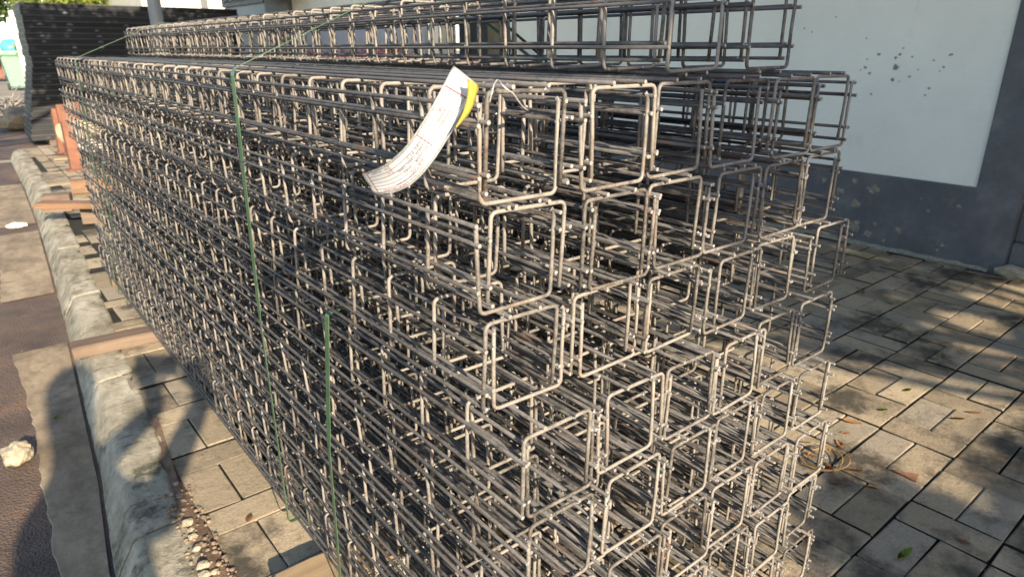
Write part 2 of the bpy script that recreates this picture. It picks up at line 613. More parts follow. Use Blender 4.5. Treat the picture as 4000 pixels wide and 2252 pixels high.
def project(p):
    d = p - Vector((0, 0, 1))
    fwd = Vector((math.sin(YAW) * math.cos(PITCH), math.cos(YAW) * math.cos(PITCH), -math.sin(PITCH)))
    rt = Vector((math.cos(YAW), -math.sin(YAW), 0))
    up = rt.cross(fwd)
    z = d.dot(fwd)
    if z < 0.05:
        return None
    return 2000 + LENS_F * d.dot(rt) / z, 1126 - LENS_F * d.dot(up) / z, z

def paver_mesh(name, sx, sy, seed):
    bm = bmesh.new()
    j = 0.0019
    add_box(bm, -sx / 2 + j, -sy / 2 + j, -0.035, sx / 2 - j, sy / 2 - j, 0)
    top = [e for e in bm.edges if all(v.co.z > -0.001 for v in e.verts)]
    vert = [e for e in bm.edges if abs(e.verts[0].co.z - e.verts[1].co.z) > 0.01]
    bmesh.ops.bevel(bm, geom=top + vert, offset=0.0035, segments=2, affect='EDGES', profile=0.5)
    rr = random.Random(seed)
    for v in bm.verts:
        v.co.x += rr.uniform(-1, 1) * 0.0012
        v.co.y += rr.uniform(-1, 1) * 0.0012
    bm.normal_update()
    for f in bm.faces:                       # moss grows on the sides, down in the joints
        if f.normal.z < 0.45:
            f.material_index = 1
    return to_mesh(name, bm, [M_PAVER, M_BED])

vis = []
for b in PAV:
    c = Vector(((b[0] + b[2]) / 2, (b[1] + b[3]) / 2, ZG))
    q = project(c)
    score = 0
    if q and -80 < q[0] < 4080 and -50 < q[1] < 2330:
        hidden = 1150 < q[0] < 2900 or (q[0] > 380 and q[0] < 2950 and c.x > 0.5 and c.x < 1.2)
        score = (0.15 if hidden else 1.0) / q[2]
    vis.append((score, b))
vis.sort(key=lambda t_: -t_[0])
VAR = {}
for k in range(4):
    VAR['h', k] = paver_mesh('paver', 2 * U, U, k)
    VAR['v', k] = paver_mesh('paver', U, 2 * U, 9 + k)
rest = bmesh.new()
for i, (sc, b) in enumerate(vis):
    o_ = 'h' if b[2] - b[0] > b[3] - b[1] else 'v'
    me = VAR[o_, rnd.randrange(4)]
    loc = Vector(((b[0] + b[2]) / 2, (b[1] + b[3]) / 2, ZG + rnd.uniform(-0.004, 0.0015)))
    rot = Euler((rnd.gauss(0, R(0.45)), rnd.gauss(0, R(0.45)), rnd.gauss(0, R(0.5))))
    if i < 300 and sc > 0:
        link('paver', me, pave, loc, rot)
    else:
        Mx = Matrix.Translation(loc) @ rot.to_matrix().to_4x4()
        n0 = len(rest.verts)
        rest.from_mesh(me)
        rest.verts.ensure_lookup_table()
        for v in rest.verts[n0:]:
            v.co = Mx @ v.co
o = link('far_pavers', to_mesh('far_pavers', rest, [M_PAVER, M_BED]), pave)
o['kind'] = 'stuff'

# ------------------------------------------------------------------ building on the right
WX = 3.865
bld = link('building', None, loc=(WX, 1.0, ZG))
tag(bld, 'pale grey building wall with slate blue base and pillar beside the paving', 'building')
def bpart(name, boxes, mat, bev=0.0, parent=bld):
    bm = bmesh.new()
    for b in boxes:
        add_box(bm, *b)
    if bev:
        bmesh.ops.bevel(bm, geom=bm.edges[:], offset=bev, segments=2, affect='EDGES')
    for v in bm.verts:
        v.co -= Vector((WX, 1.0, ZG))
    o = link(name, to_mesh(name, bm, mat), parent)
    return o
ZT = 2.5
bpart('wall', [(WX, 1.05, ZG - 0.1, WX + 0.2, 4.80, ZT), (WX, 5.88, ZG - 0.1, WX + 0.2, 12.3, ZT), (WX + 0.004, 4.80, 1.9, WX + 0.2, 5.88, ZT)], M_WALL)
dado = bpart('wall_base', [(WX - 0.022, 1.06, ZG - 0.1, WX + 0.05, 4.78, 0.352)], M_DADO, 0.004)
bpart('pillar', [(WX - 0.025, 0.885, ZG - 0.1, WX + 0.25, 1.083, ZT)], M_DADO, 0.006)
bpart('sill_block', [(WX - 0.018, -0.6, ZG - 0.1, WX + 0.28, 0.883, 0.115)], M_DADO, 0.008)
bpart('window_reveal', [(WX + 0.16, -0.6, 0.117, WX + 0.26, 0.83, ZT), (WX + 0.012, 0.835, 0.117, WX + 0.26, 0.883, ZT)], M_DADO, 0.004)
bpart('window_pane', [(WX + 0.142, -0.6, 0.117, WX + 0.155, 0.83, ZT)], M_DARK)
bpart('wall', [(WX + 0.02, -5.0, ZG - 0.1, WX + 0.2, -0.602, ZT)], M_WALL)
bpart('doorway', [(WX + 0.25, 4.78, ZG - 0.1, WX + 0.3, 5.9, 1.9)], M_DARK)
bpart('door_board', [(WX + 0.18, 4.95, ZG, WX + 0.21, 5.33, 1.88)], M_OLIVE)
bpart('pillar', [(WX - 0.05, 9.46, ZG - 0.1, WX - 0.002, 10.35, ZT)], M_DADO)
bpart('cladding', [(WX - 0.03, 10.36, ZG - 0.1, WX - 0.002, 12.25, 1.28), (WX - 0.022, 10.36, 1.30, WX - 0.002, 12.25, 1.62)], M_GREYWALL)
bpart('fascia', [(WX - 0.06, 10.36, 1.63, WX - 0.002, 12.25, 1.78)], M_DADO)
# roof overhang that shades the wall
bpart('roof_overhang', [(2.72, -5.0, ZT, WX + 1.2, 12.3, ZT + 0.12)], M_GREYWALL)
bm = bmesh.new()
va = []
for i in range(41):
    yy = 9.0 + 1.35 * i / 40
    dz = 0.018 * (1 if (i // 2) % 2 else -1)
    va.append((bm.verts.new((3.25, yy, 1.60 + dz)), bm.verts.new((WX - 0.06, yy, 1.78 + dz))))
for a, b in zip(va, va[1:]):
    bm.faces.new((a[0], b[0], b[1], a[1]))
bmesh.ops.solidify(bm, geom=bm.faces[:], thickness=0.004)
for v in bm.verts:
    v.co -= Vector((WX, 1.0, ZG))
link('awning_sheet', to_mesh('awning_sheet', bm, M_GREYWALL), bld)
bm = bmesh.new()
add_tube(bm, [onX(1905, 95, WX - 0.05), onX(2010, 175, WX - 0.05), onX(2150, 285, WX - 0.05)], 0.014, 8)
for v in bm.verts:
    v.co -= Vector((WX, 1.0, ZG))
link('drain_pipe', to_mesh('drain_pipe', bm, M_PIPE), bld)

def chip(px, py, r, mat, X, name, ax=1.0, seed=0):
    p = onX(px, py, X)
    bm = bmesh.new()
    rr = random.Random(seed)
    n = 26
    ring = []
    for k in range(n):
        a = 2 * math.pi * k / n
        q = r * max(0.12, 0.62 + 0.42 * noise.noise(Vector((math.cos(a) * 1.5, math.sin(a) * 1.5, seed * 3.7))) + 0.35 * noise.noise(Vector((math.cos(a) * 5, math.sin(a) * 5, seed * 1.7))))
        ring.append(bm.verts.new((0, math.cos(a) * q * ax, math.sin(a) * q)))
    c0 = bm.verts.new((-0.0008, 0, 0))
    for k in range(n):
        bm.faces.new((c0, ring[(k + 1) % n], ring[k]))
    link(name, to_mesh(name, bm, mat), bld, p - Vector((WX, 1.0, ZG)))
for i, (px, py, r) in enumerate([(3497, 264, .026), (3380, 264, .016), (3396, 286, .013), (3433, 212, .015), (3499, 226, .012), (3516, 213, .012), (3487, 312, .017), (3552, 300, .012), (3714, 214, .015), (3686, 263, .010), (3613, 372, .010), (3403, 368, .010), (3388, 232, .009), (3362, 274, .008), (3563, 222, .009), (3648, 236, .010), (3528, 189, .009), (3512, 318, .008), (3142, 112, .009), (3172, 125, .008), (3266, 67, .008), (3628, 345, .012), (3585, 272, .007), (3670, 278, .007), (3385, 150, .007)]):
    chip(px, py, r * 0.72, M_MOULD, WX - 0.0025, 'mould_spot', 1.3, i)
for i, (px, py, r) in enumerate([(3282, 745, .045), (3412, 738, .060), (3345, 795, .050), (3340, 882, .065), (3388, 912, .04), (3510, 898, .035), (3746, 808, .022), (3625, 823, .016), (3420, 872, .022), (3680, 957, .02), (3220, 700, .03), (3340, 705, .035), (3150, 760, .05), (3230, 870, .04), (3660, 976, .014), (3452, 938, .016), (3600, 776, .01)]):
    chip(px, py, r * 0.72, M_PEEL, WX - 0.0255, 'peeled_patch', 1.1, 60 + i)
# strip of spilled render along the wall foot
bm = bmesh.new()
rr = random.Random(3)
pv = None
for i in range(80):
    yy = 0.95 + 3.8 * i / 79
    d = 0.012 + 0.018 * abs(noise.noise(Vector((yy * 6, 1, 0)))) + rr.uniform(0, .006)
    cur = (bm.verts.new((WX - 0.024, yy, ZG + 0.012 + rr.uniform(0, .008))), bm.verts.new((WX - 0.024 - d, yy, ZG - 0.004)))
    if pv:
        bm.faces.new((pv[0], pv[1], cur[1], cur[0]))
    pv = cur
for v in bm.verts:
    v.co -= Vector((WX, 1.0, ZG))
link('render_fillet', to_mesh('render_fillet', bm, M_PEEL), bld)

# banner on the wall
ban = link('banner', None, loc=(WX - 0.06, 7.5, 0.5))
tag(ban, 'white banner with red print hung on the wall beyond the upper trays', 'banner')
bm = bmesh.new()
va = []
for i in range(31):
    yy = -1.45 + 3.05 * i / 30
    dx = 0.012 * math.sin(i * 0.9)
    va.append((bm.verts.new((dx, yy, 0)), bm.verts.new((dx * 0.5, yy, 0.72)), ))
for a, b in zip(va, va[1:]):
    bm.faces.new((a[0], a[1], b[1], b[0]))
bmesh.ops.solidify(bm, geom=bm.faces[:], thickness=0.003)
link('cloth', to_mesh('cloth', bm, M_BANNER), ban)
bm = bmesh.new()
rr = random.Random(4)
yy = -1.3
while yy < 1.4:                       # blurred red print: separate strokes, not readable in the photograph
    if rr.random() < 0.85:
        add_box(bm, -0.022, yy, 0.40, -0.019, yy + rr.uniform(0.02, 0.045), 0.40 + rr.uniform(0.06, 0.11))
    yy += 0.065
yy = -0.6
while yy < 1.3:
    if rr.random() < 0.7:
        add_box(bm, -0.022, yy, 0.18, -0.019, yy + rr.uniform(0.015, 0.03), 0.18 + rr.uniform(0.04, 0.07))
    yy += 0.05
link('red_print', to_mesh('red_print', bm, M_RED), ban)

# ------------------------------------------------------------------ wire trays
TW, TH, DIA = 0.103, 0.100, 0.0049
NX, SP = 31, 0.1045
TL = SP * (NX - 1)
WR = DIA / 2
def cross_mesh(seed):
    rr = random.Random(seed)
    bm = bmesh.new()
    r = 0.0072
    s0, s1 = rr.uniform(-0.0045, 0.004), rr.uniform(-0.004, 0.0045)
    lx, rx = -TW / 2, TW / 2
    pts = [(lx + s0, 0, TH), (lx + s0 * 0.5, rr.uniform(-.001, .001), TH * 0.5)]
    for k in range(4):
        a = math.pi + (math.pi / 2) * k / 3
        pts.append((lx + r + math.cos(a) * r, 0, r + math.sin(a) * r))
    for k in range(4):
        a = 1.5 * math.pi + (math.pi / 2) * k / 3
        pts.append((rx - r + math.cos(a) * r, 0, r + math.sin(a) * r))
    pts += [(rx + s1 * 0.5, rr.uniform(-.001, .001), TH * 0.5), (rx + s1, 0, TH)]
    add_tube(bm, pts, WR, 8, True, 0, 1, ref=Vector((0, 1, 0)))
    return to_mesh('cross_wire', bm, [M_STEEL, M_CUT])
def long_mesh(seed):
    rr = random.Random(seed)
    bm = bmesh.new()
    n = 16
    ph, am = rr.uniform(0, 6), rr.uniform(0.0004, 0.0011)
    pts = []
    for i in range(n + 1):
        yy = -0.007 + (TL + 0.014) * i / n
        pts.append((am * math.sin(ph + i * 0.9), yy, am * math.cos(ph * 2 + i * 0.7)))
    add_tube(bm, pts, WR, 8, True, 0, 1)
    return to_mesh('long_wire', bm, [M_STEELL, M_CUT])
LONGS = []        # (x, z) of the wires that run along the tray, all on its outside
for fx in (0.28, 0.74):
    LONGS.append((-TW / 2 + TW * fx, -DIA * 0.93))
for s_ in (-1, 1):
    for fz in (0.28, 0.79, 0.985):
        LONGS.append((s_ * (TW / 2 + DIA * 0.93), TH * fz))
def weld_mesh(seed):
    rr = random.Random(seed)
    bm = bmesh.new()
    for (x, z) in LONGS:
        if z < 0:
            c = (x, z + DIA * 0.5)
        else:
            c = (x - math.copysign(DIA * 0.5, x), z)
        for i in range(NX):
            if rr.random() < 0.33:
                continue
            n0 = len(bm.verts)
            sg = rr.choice((-1, 1))
            p = Vector((c[0] + rr.uniform(-.0008, .0008), i * SP + sg * rr.uniform(0.0012, 0.003), c[1] + rr.uniform(-.001, .001) + rr.choice((-1, 1)) * 0.0017))
            s3 = [(1.12 if i == 0 else 0.95) * rr.uniform(0.0018, 0.0036) for _ in range(3)]
            vs = [bm.verts.new(p + Vector((d[0] * s3[0], d[1] * s3[1], d[2] * s3[2]))) for d in ((1, 0, 0), (-1, 0, 0), (0, 1, 0), (0, -1, 0), (0, 0, 1), (0, 0, -1))]
            for f in ((0, 2, 4), (2, 1, 4), (1, 3, 4), (3, 0, 4), (2, 0, 5), (1, 2, 5), (3, 1, 5), (0, 3, 5)):
                bm.faces.new([vs[q] for q in f])
    return to_mesh('weld_spots', bm, M_WELD)
CROSS = [cross_mesh(k) for k in range(6)]
LONG = [long_mesh(20 + k) for k in range(6)]
WELD = [weld_mesh(40 + k) for k in range(4)]
ORD = ['lowest', 'second', 'third', 'fourth', 'fifth', 'sixth', 'seventh', 'eighth']
COLN = ['kerb-side', 'second', 'third', 'fourth', 'fifth', 'wall-side']

def make_tray(x, y, z, inverted, label, yaw=0.0, group='wire mesh trays in the stack'):
    t_ = link('wire_tray', None, loc=(x, y, z), rot=(rnd.gauss(0, R(0.04)), (math.pi if inverted else 0) + rnd.gauss(0, R(0.6)), yaw))
    tag(t_, label, 'wire tray', group)
    for i in range(NX):
        c = link('cross_wire', CROSS[rnd.randrange(6)], t_, (0, i * SP + (rnd.uniform(-.0015, .0015) if 0 < i < NX - 1 else 0), 0), (rnd.gauss(0, R(0.6)), rnd.gauss(0, R(0.2)), rnd.gauss(0, R(0.6))))
    for (lx, lz) in LONGS:
        link('long_wire', LONG[rnd.randrange(6)], t_, (lx, rnd.uniform(-0.003, 0.003), lz))
    wl = link('weld_spots', WELD[rnd.randrange(4)], t_)
    wl['kind'] = 'stuff'
    return t_

COLX = [x + TW / 2 for x in (0.4005, 0.5310, 0.6550, 0.7790, 0.8970, 1.0150)]
ROWY = [0.527, 0.524, 0.525, 0.486, 0.476, 0.466, 0.463, 0.460]
FRONT = {(0, 0): .534, (0, 1): .520, (0, 2): .530, (1, 0): .538, (2, 0): .530, (3, 0): .474, (1, 4): .512, (2, 3): .508, (2, 5): .505, (0, 4): .518}
for r_ in range(8):
    z0 = 0.850 - 0.1195 * r_
    for c_ in range(6):
        f0 = FRONT.get((r_, c_), ROWY[r_] + rnd.uniform(-0.007, 0.007))
        dx = rnd.uniform(-0.003, 0.003)
        sg = 1 if rnd.random() < 0.6 else -1
        if (r_, c_) == (0, 0):
            sg = 1
        off = sg * (0.0042 if r_ >= 3 else 0.0068 if (r_, c_) != (0, 0) else 0.003)
        yw = rnd.gauss(0, R(0.06))
        xx = COLX[c_] + dx + (0.008 if r_ >= 3 and c_ < 3 else 0) + (0.045 if (r_, c_) == (2, 5) else 0)
        nm = f'{ORD[7 - r_]} row from the ground, {COLN[c_]} column' if r_ else f'top row under the loose trays, {COLN[c_]} column'
        make_tray(xx - off, f0 + rnd.uniform(-0.004, 0.006), z0, False, 'upright steel wire tray, ' + nm, yw)
        make_tray(xx + off, f0 + rnd.uniform(-0.006, 0.004), z0 + 0.110, True, 'inverted steel wire tray, ' + nm, yw + rnd.gauss(0, R(0.05)))
for k, (x, yf) in enumerate(((0.694 + TW / 2, 0.545), (0.842 + TW / 2, 0.530))):
    nm = ('left pair' if k == 0 else 'wall-side pair')
    nm = 'kerb-side pair lying loose on top of the stack' if k == 0 else 'wall-side pair lying loose on top of the stack'
    make_tray(x - 0.0062, yf, 0.9745, False, 'upright steel wire tray, ' + nm, R(0.3 if k else -0.1))
    make_tray(x + 0.0062, yf + 0.02, 0.9745 + 0.110, True, 'inverted steel wire tray, ' + nm, R(0.25 if k else -0.1))

# bearers below the stack
def beam(name, label, cat, p0, p1, wd, ht, mat, z, seed, group=None, tilt=0.0):
    p0, p1 = Vector(p0), Vector(p1)
    Lb = (p1 - p0).length
    bm = bmesh.new()
    add_box(bm, 0, -wd / 2, 0, Lb, wd / 2, ht)
    bmesh.ops.subdivide_edges(bm, edges=[e for e in bm.edges if abs(e.verts[0].co.x - e.verts[1].co.x) > Lb * 0.5], cuts=12, use_grid_fill=True)
    bmesh.ops.bevel(bm, geom=[e for e in bm.edges if len(e.link_faces) == 2 and e.calc_face_angle() > 1], offset=0.0035, segments=2, affect='EDGES')
    rough(bm, 0.0035, 11, seed)
    o = link(name, to_mesh(name, bm, mat), None, (p0.x, p0.y, z), (0, tilt, math.atan2(p1.y - p0.y, p1.x - p0.x)))
    tag(o, label, cat, group)
    return o
beam('timber_bearer', 'weathered timber bearer lying across the kerb and under the stack', 'timber', (0.148, 2.69), (1.30, 2.62), 0.082, 0.044, M_TIMBER, ZG + 0.001, 1, 'bearers under the stack')
beam('timber_bearer', 'fresh pale timber bearer poking from under the near end of the stack', 'timber', (0.298, 1.085), (1.30, 1.04), 0.10, 0.046, M_TIMBER2, ZG + 0.001, 2, 'bearers under the stack')
beam('timber_bearer', 'hidden timber bearer under the far end of the stack', 'timber', (0.40, 3.45), (1.30, 3.45), 0.08, 0.044, M_TIMBER, ZG + 0.001, 3, 'bearers under the stack')

# ------------------------------------------------------------------ straps
def strap(label, path, wd=0.0115, th=0.0012, gp='green packing straps'):
    """flat band: path points, width along Y"""
    pts = [Vector(p) for p in path]
    # round the corners
    out = [pts[0]]
    for i in range(1, len(pts) - 1):
        a, b, c = pts[i - 1], pts[i], pts[i + 1]
        ra = min(0.010, (a - b).length * 0.3)
        rc = min(0.010, (c - b).length * 0.3)
        for k in range(5):
            f = k / 4
            p0 = b + (a - b).normalized() * ra * (1 - f)
            p1 = b + (c - b).normalized() * rc * f
            out.append(p0 * (1 - f) + p1 * f)
    out.append(pts[-1])
    bm = bmesh.new()
    prev = None
    for i, p in enumerate(out):
        t_ = (out[min(i + 1, len(out) - 1)] - out[max(i - 1, 0)]).normalized()
        s_ = Vector((0, 1, 0)) - t_ * t_.y
        s_.normalize()
        tw = 0.12 * math.sin(i * 0.7)
        nrm = t_.cross(s_)
        s2 = (s_ + nrm * tw).normalized()
        n2 = t_.cross(s2)
        cur = [bm.verts.new(p + s2 * sx * wd / 2 + n2 * sn * th / 2) for sx, sn in ((-1, -1), (1, -1), (1, 1), (-1, 1))]
        if prev:
            for k in range(4):
                bm.faces.new((prev[k], prev[(k + 1) % 4], cur[(k + 1) % 4], cur[k]))
        else:
            bm.faces.new(cur)
        prev = cur
    bm.faces.new(list(reversed(prev)))
    o = link('packing_strap', to_mesh('packing_strap', bm, M_STRAP))
    bmx = o.data
    tag(o, label, 'strap', gp)
    return o
XL, XRr = 0.3865, 1.142
strap('green strap tied round the whole stack near its front, slanting up to the loose trays',
      [(0.62, 1.27, 0.002), (XL, 1.268, 0.002), (XL - 0.003, 1.262, 0.5), (XL, 1.238, 0.966), (0.692, 1.275, 1.0935), (0.96, 1.29, 1.0945), (XRr + 0.01, 1.28, 0.972), (XRr + 0.012, 1.27, 0.004), (0.95, 1.27, 0.002)])
strap('short green strap round the lower bundle only, close to the tray ends',
      [(0.62, 1.0, -0.004), (XL + 0.001, 1.005, -0.003), (XL - 0.004, 0.975, 0.35), (XL + 0.004, 0.945, 0.606), (0.55, 0.975, 0.6055), (0.80, 1.0, 0.6055)])
strap('thin green strap round the whole stack near its far end',
      [(0.62, 3.22, -0.002), (XL, 3.22, -0.002), (XL - 0.003, 3.10, 0.5), (XL, 3.005, 0.966), (0.69, 3.03, 1.0935), (0.95, 3.03, 1.0945), (XRr + 0.01, 3.05, 0.97), (XRr + 0.012, 3.15, 0.004), (0.95, 3.2, -0.002)])
strap('green strap round the lower bundle near its far end',
      [(0.62, 3.04, -0.004), (XL + 0.001, 3.04, -0.003), (XL - 0.003, 2.96, 0.3), (XL + 0.003, 2.90, 0.605), (0.6, 2.91, 0.6055), (0.80, 2.92, 0.6055)])

# ------------------------------------------------------------------ paper job tag
LEFT = [(1772, 256), (1703, 386), (1652, 473), (1590, 564), (1528, 624), (1478, 655), (1414, 678)]
RIGHT = [(1866, 330), (1812, 440), (1750, 540), (1690, 632), (1620, 710), (1545, 750), (1462, 758)]
def lerp_list(L_, u):
    f = u * (len(L_) - 1)
    i = min(int(f), len(L_) - 2)
    f -= i
    a, b = Vector(L_[i]), Vector(L_[i + 1])
    p0 = Vector(L_[max(i - 1, 0)])
    p3 = Vector(L_[min(i + 2, len(L_) - 1)])
    return 0.5 * ((2 * a) + (b - p0) * f + (2 * p0 - 5 * a + 4 * b - p3) * f * f + (3 * a - p0 - 3 * b + p3) * f ** 3)
def tagp(u, v, lift=0.0):
    """u along the tag from its tied end, v from the header edge (0) to the other edge (1)"""
    a, b = lerp_list(RIGHT, u), lerp_list(LEFT, u)
    p = a * (1 - v) + b * v
    Y = 0.512 - 0.030 * math.sin(u * 2.6) * 0.6 + 0.018 * u + 0.02 * (v - 0.5) * (1 - 2 * u) + 0.004 * math.sin(v * 3.1)
    q = onY(p.x, p.y, Y)
    if lift:
        q += (Vector((0, 0, 1)) - q).normalized() * lift
    return q
TAG0 = tagp(0, 0.0)
jt = link('job_tag', None, loc=TAG0)
tag(jt, 'curled white paper job tag wired to the corner of the top tray', 'tag')
def tag_grid(name, mat, nu, nv, fn, th):
    bm = bmesh.new()
    g = [[bm.verts.new(fn(i / nu, j / nv) - TAG0) for j in range(nv + 1)] for i in range(nu + 1)]
    for i in range(nu):
        for j in range(nv):
            f = bm.faces.new((g[i][j], g[i][j + 1], g[i + 1][j + 1], g[i + 1][j]))
            f.smooth = True
    if th:
        bmesh.ops.solidify(bm, geom=bm.faces[:], thickness=th)
    return link(name, to_mesh(name, bm, mat), jt)
tag_grid('sheet', M_PAPER, 28, 8, lambda u, v: tagp(u, v), 0.0003)
YIN = [(1824, 308), (1826, 362), (1812, 424), (1776, 500)]
YOUT = [(1870, 331), (1860, 380), (1836, 440), (1778, 506)]
def yel(u, v):
    p = lerp_list(YOUT, u) * (1 - v) + lerp_list(YIN, u) * v
    return onY(p.x, p.y, 0.5 - 0.004 * math.sin(v * 3) - 0.012 * u)
tag_grid('yellow_copy', M_YELLOW, 12, 4, yel, 0.0003)

def surf_text(txt, u0, v0, h, mat, name, slant=0.0, spacing=1.0):
    cu = bpy.data.curves.new('t', 'FONT')
    cu.body = txt
    cu.size = 1.0
    cu.space_character = spacing
    cu.shear = slant
    cu.offset = 0.008
    ob = bpy.data.objects.new('t', cu)
    COL.objects.link(ob)
    dg = bpy.context.evaluated_depsgraph_get()
    me0 = ob.evaluated_get(dg).to_mesh()
    vs = [v.co.copy() for v in me0.vertices]
    fs = [tuple(p.vertices) for p in me0.polygons]
    ob.evaluated_get(dg).to_mesh_clear()
    bpy.data.objects.remove(ob)
    bpy.data.curves.remove(cu)
    LU, LV = 0.178, 0.050      # real length and width of the tag
    out = []
    for v in vs:
        u = min(1.0, max(0.0, u0 + v.x * h / LU))
        vv = min(1.0, max(0.0, v0 - v.y * h / LV))
        out.append(tagp(u, vv, 0.0006) - TAG0)
    me = bpy.data.meshes.new(name)
    me.from_pydata(out, [], fs)
    me.materials.append(mat)
    return link(name, me, jt)
def ruled(u0, v0, u1, v1, wd=0.0009, mat=M_INKR):
    bm = bmesh.new()
    n = 16
    prev = None
    for i in range(n + 1):
        f = i / n
        u, v = u0 + (u1 - u0) * f, v0 + (v1 - v0) * f
        if abs(u1 - u0) > abs(v1 - v0):
            a, b = tagp(u, v - wd / 0.1, 0.0005), tagp(u, v + wd / 0.1, 0.0005)
        else:
            a, b = tagp(u - wd / 0.36, v, 0.0005), tagp(u + wd / 0.36, v, 0.0005)
        cur = (bm.verts.new(a - TAG0), bm.verts.new(b - TAG0))
        if prev:
            bm.faces.new((prev[0], prev[1], cur[1], cur[0]))
        prev = cur
    link('ruled_line', to_mesh('ruled_line', bm, mat), jt)
for v in (0.06, 0.20, 0.33, 0.46, 0.60, 0.74, 0.92):
    ruled(0.10, v, 0.95, v, 0.0008, M_INKK)
for u, va_, vb_ in ((0.10, 0.06, 0.92), (0.95, 0.06, 0.92), (0.42, 0.33, 0.92), (0.74, 0.60, 0.92)):
    ruled(u, va_, u, vb_)
surf_text('ELECTRICAL SUPPORT SDN BHD', 0.56, 0.155, 0.0042, M_INKR, 'printed_text')
surf_text('Petaling Jaya, Selangor, Malaysia.', 0.60, 0.235, 0.0027, M_INKK, 'printed_text')
surf_text('JOB TAG', 0.52, 0.305, 0.0052, M_INKR, 'printed_text')
surf_text('Description', 0.19, 0.435, 0.0048, M_INKR, 'printed_text')
surf_text('Quantity', 0.19, 0.575, 0.0048, M_INKR, 'printed_text')
surf_text('Sign', 0.19, 0.71, 0.0048, M_INKR, 'printed_text')
surf_text('Item', 0.755, 0.70, 0.0038, M_INKR, 'printed_text')
surf_text('Date', 0.755, 0.86, 0.0038, M_INKR, 'printed_text')
surf_text('SP-250M - 0082', 0.44, 0.445, 0.0048, M_INKB, 'handwriting', 0.2, 1.3)
surf_text('100W 100H 2000L', 0.44, 0.585, 0.0048, M_INKB, 'handwriting', 0.15, 1.3)
surf_text('100 PCS', 0.44, 0.725, 0.0056, M_INKB, 'handwriting', 0.15, 1.3)
surf_text('7.9-4.8.5', 0.82, 0.885, 0.0045, M_INKB, 'handwriting', 0.2, 1.05)
# tie wire
bm = bmesh.new()
tp = [onY(px_, py_, yy_) for px_, py_, yy_ in ((1912, 402, .515), (1921, 365, .512), (1930, 328, .515), (1942, 312, .520), (1952, 316, .530), (1960, 330, .515), (1975, 345, .512), (2005, 365, .510), (2025, 395, .510), (2040, 415, .512), (2062, 432, .515))]
sm = []
for i in range(len(tp) - 1):
    for k in range(4):
        sm.append(tp[i].lerp(tp[i + 1], k / 4))
sm.append(tp[-1])
add_tube(bm, sm, 0.0007, 6)
tw_ = link('tie_wire', to_mesh('tie_wire', bm, M_TIE), jt, -TAG0)

# ------------------------------------------------------------------ stack of formwork panels behind
NP, PH = 24, 0.0665
PY, PX0 = 10.27, 0.69
LW, DP = 2.52, 0.9
def panel_mesh(seed):
    rr = random.Random(seed)
    bm = bmesh.new()
    add_box(bm, 0, 0.016, 0.006, LW, DP, PH - 0.006)
    add_box(bm, -0.004, 0, 0.0, LW + 0.004, DP + 0.004, 0.010)
    add_box(bm, -0.004, 0.002, PH - 0.013, LW + 0.004, DP + 0.004, PH - 0.0006, 2)
    for i in range(8):
        if rr.random() < 0.45:
            continue
        x = 0.16 + 0.305 * i + rr.uniform(-0.02, 0.02)
        w_ = rr.uniform(0.022, 0.036)
        cv = bm.verts.new((x, 0.0145, 0.018))
        ring = [bm.verts.new((x + w_ * math.cos(math.pi * k / 8), 0.0145, 0.018 + 0.026 * math.sin(math.pi * k / 8))) for k in range(9)]
        for k in range(8):
            f = bm.faces.new((cv, ring[k], ring[k + 1]))
            f.material_index = 1
    return to_mesh('formwork_panel', bm, [M_PANEL, M_PANELTAB, M_PANELLIP])
PANEL_ME = [panel_mesh(k) for k in range(6)]
NTH = ['lowest', 'second', 'third', 'fourth', 'fifth', 'sixth', 'seventh', 'eighth', 'ninth', 'tenth', 'eleventh', 'twelfth', 'thirteenth', 'fourteenth', 'fifteenth', 'sixteenth', 'seventeenth', 'eighteenth', 'nineteenth', 'twentieth', 'twenty-first', 'twenty-second', 'twenty-third', 'topmost']
for i in range(NP):
    lean = min(0.175, 0.175 * ((i * PH) / 0.85) ** 1.2)
    o = link('formwork_panel', PANEL_ME[rnd.randrange(6)], None, (PX0 + lean + rnd.uniform(-.008, .008), PY + rnd.uniform(-.012, .012), ZR + 0.07 + i * PH))
    tag(o, f'black steel formwork panel, {NTH[i]} in the tall pile behind the wire trays', 'formwork panel', 'pile of black formwork panels')
for x in (0.9, 2.0, 3.0):
    beam('pile_bearer', 'dark timber bearer beneath the ' + {0.9: 'road-side end', 2.0: 'middle', 3.0: 'wall-side end'}[x] + ' of the black panel pile', 'timber', (x, PY + 0.02), (x, PY + 0.85), 0.08, 0.07, M_TIMBER, ZR, x, 'bearers under the panel pile')

# grey post
bm = bmesh.new()
add_tube(bm, [(0, 0, 0), (0, 0, 1.5), (0, 0, 3.4)], 0.068, 20)
add_box(bm, -0.12, -0.12, 0, 0.12, 0.12, 0.012)
o = link('steel_post', to_mesh('steel_post', bm, M_POST), None, (1.93, 8.5, ZG))
tag(o, 'round light grey steel post between the wire trays and the black panel pile', 'post')

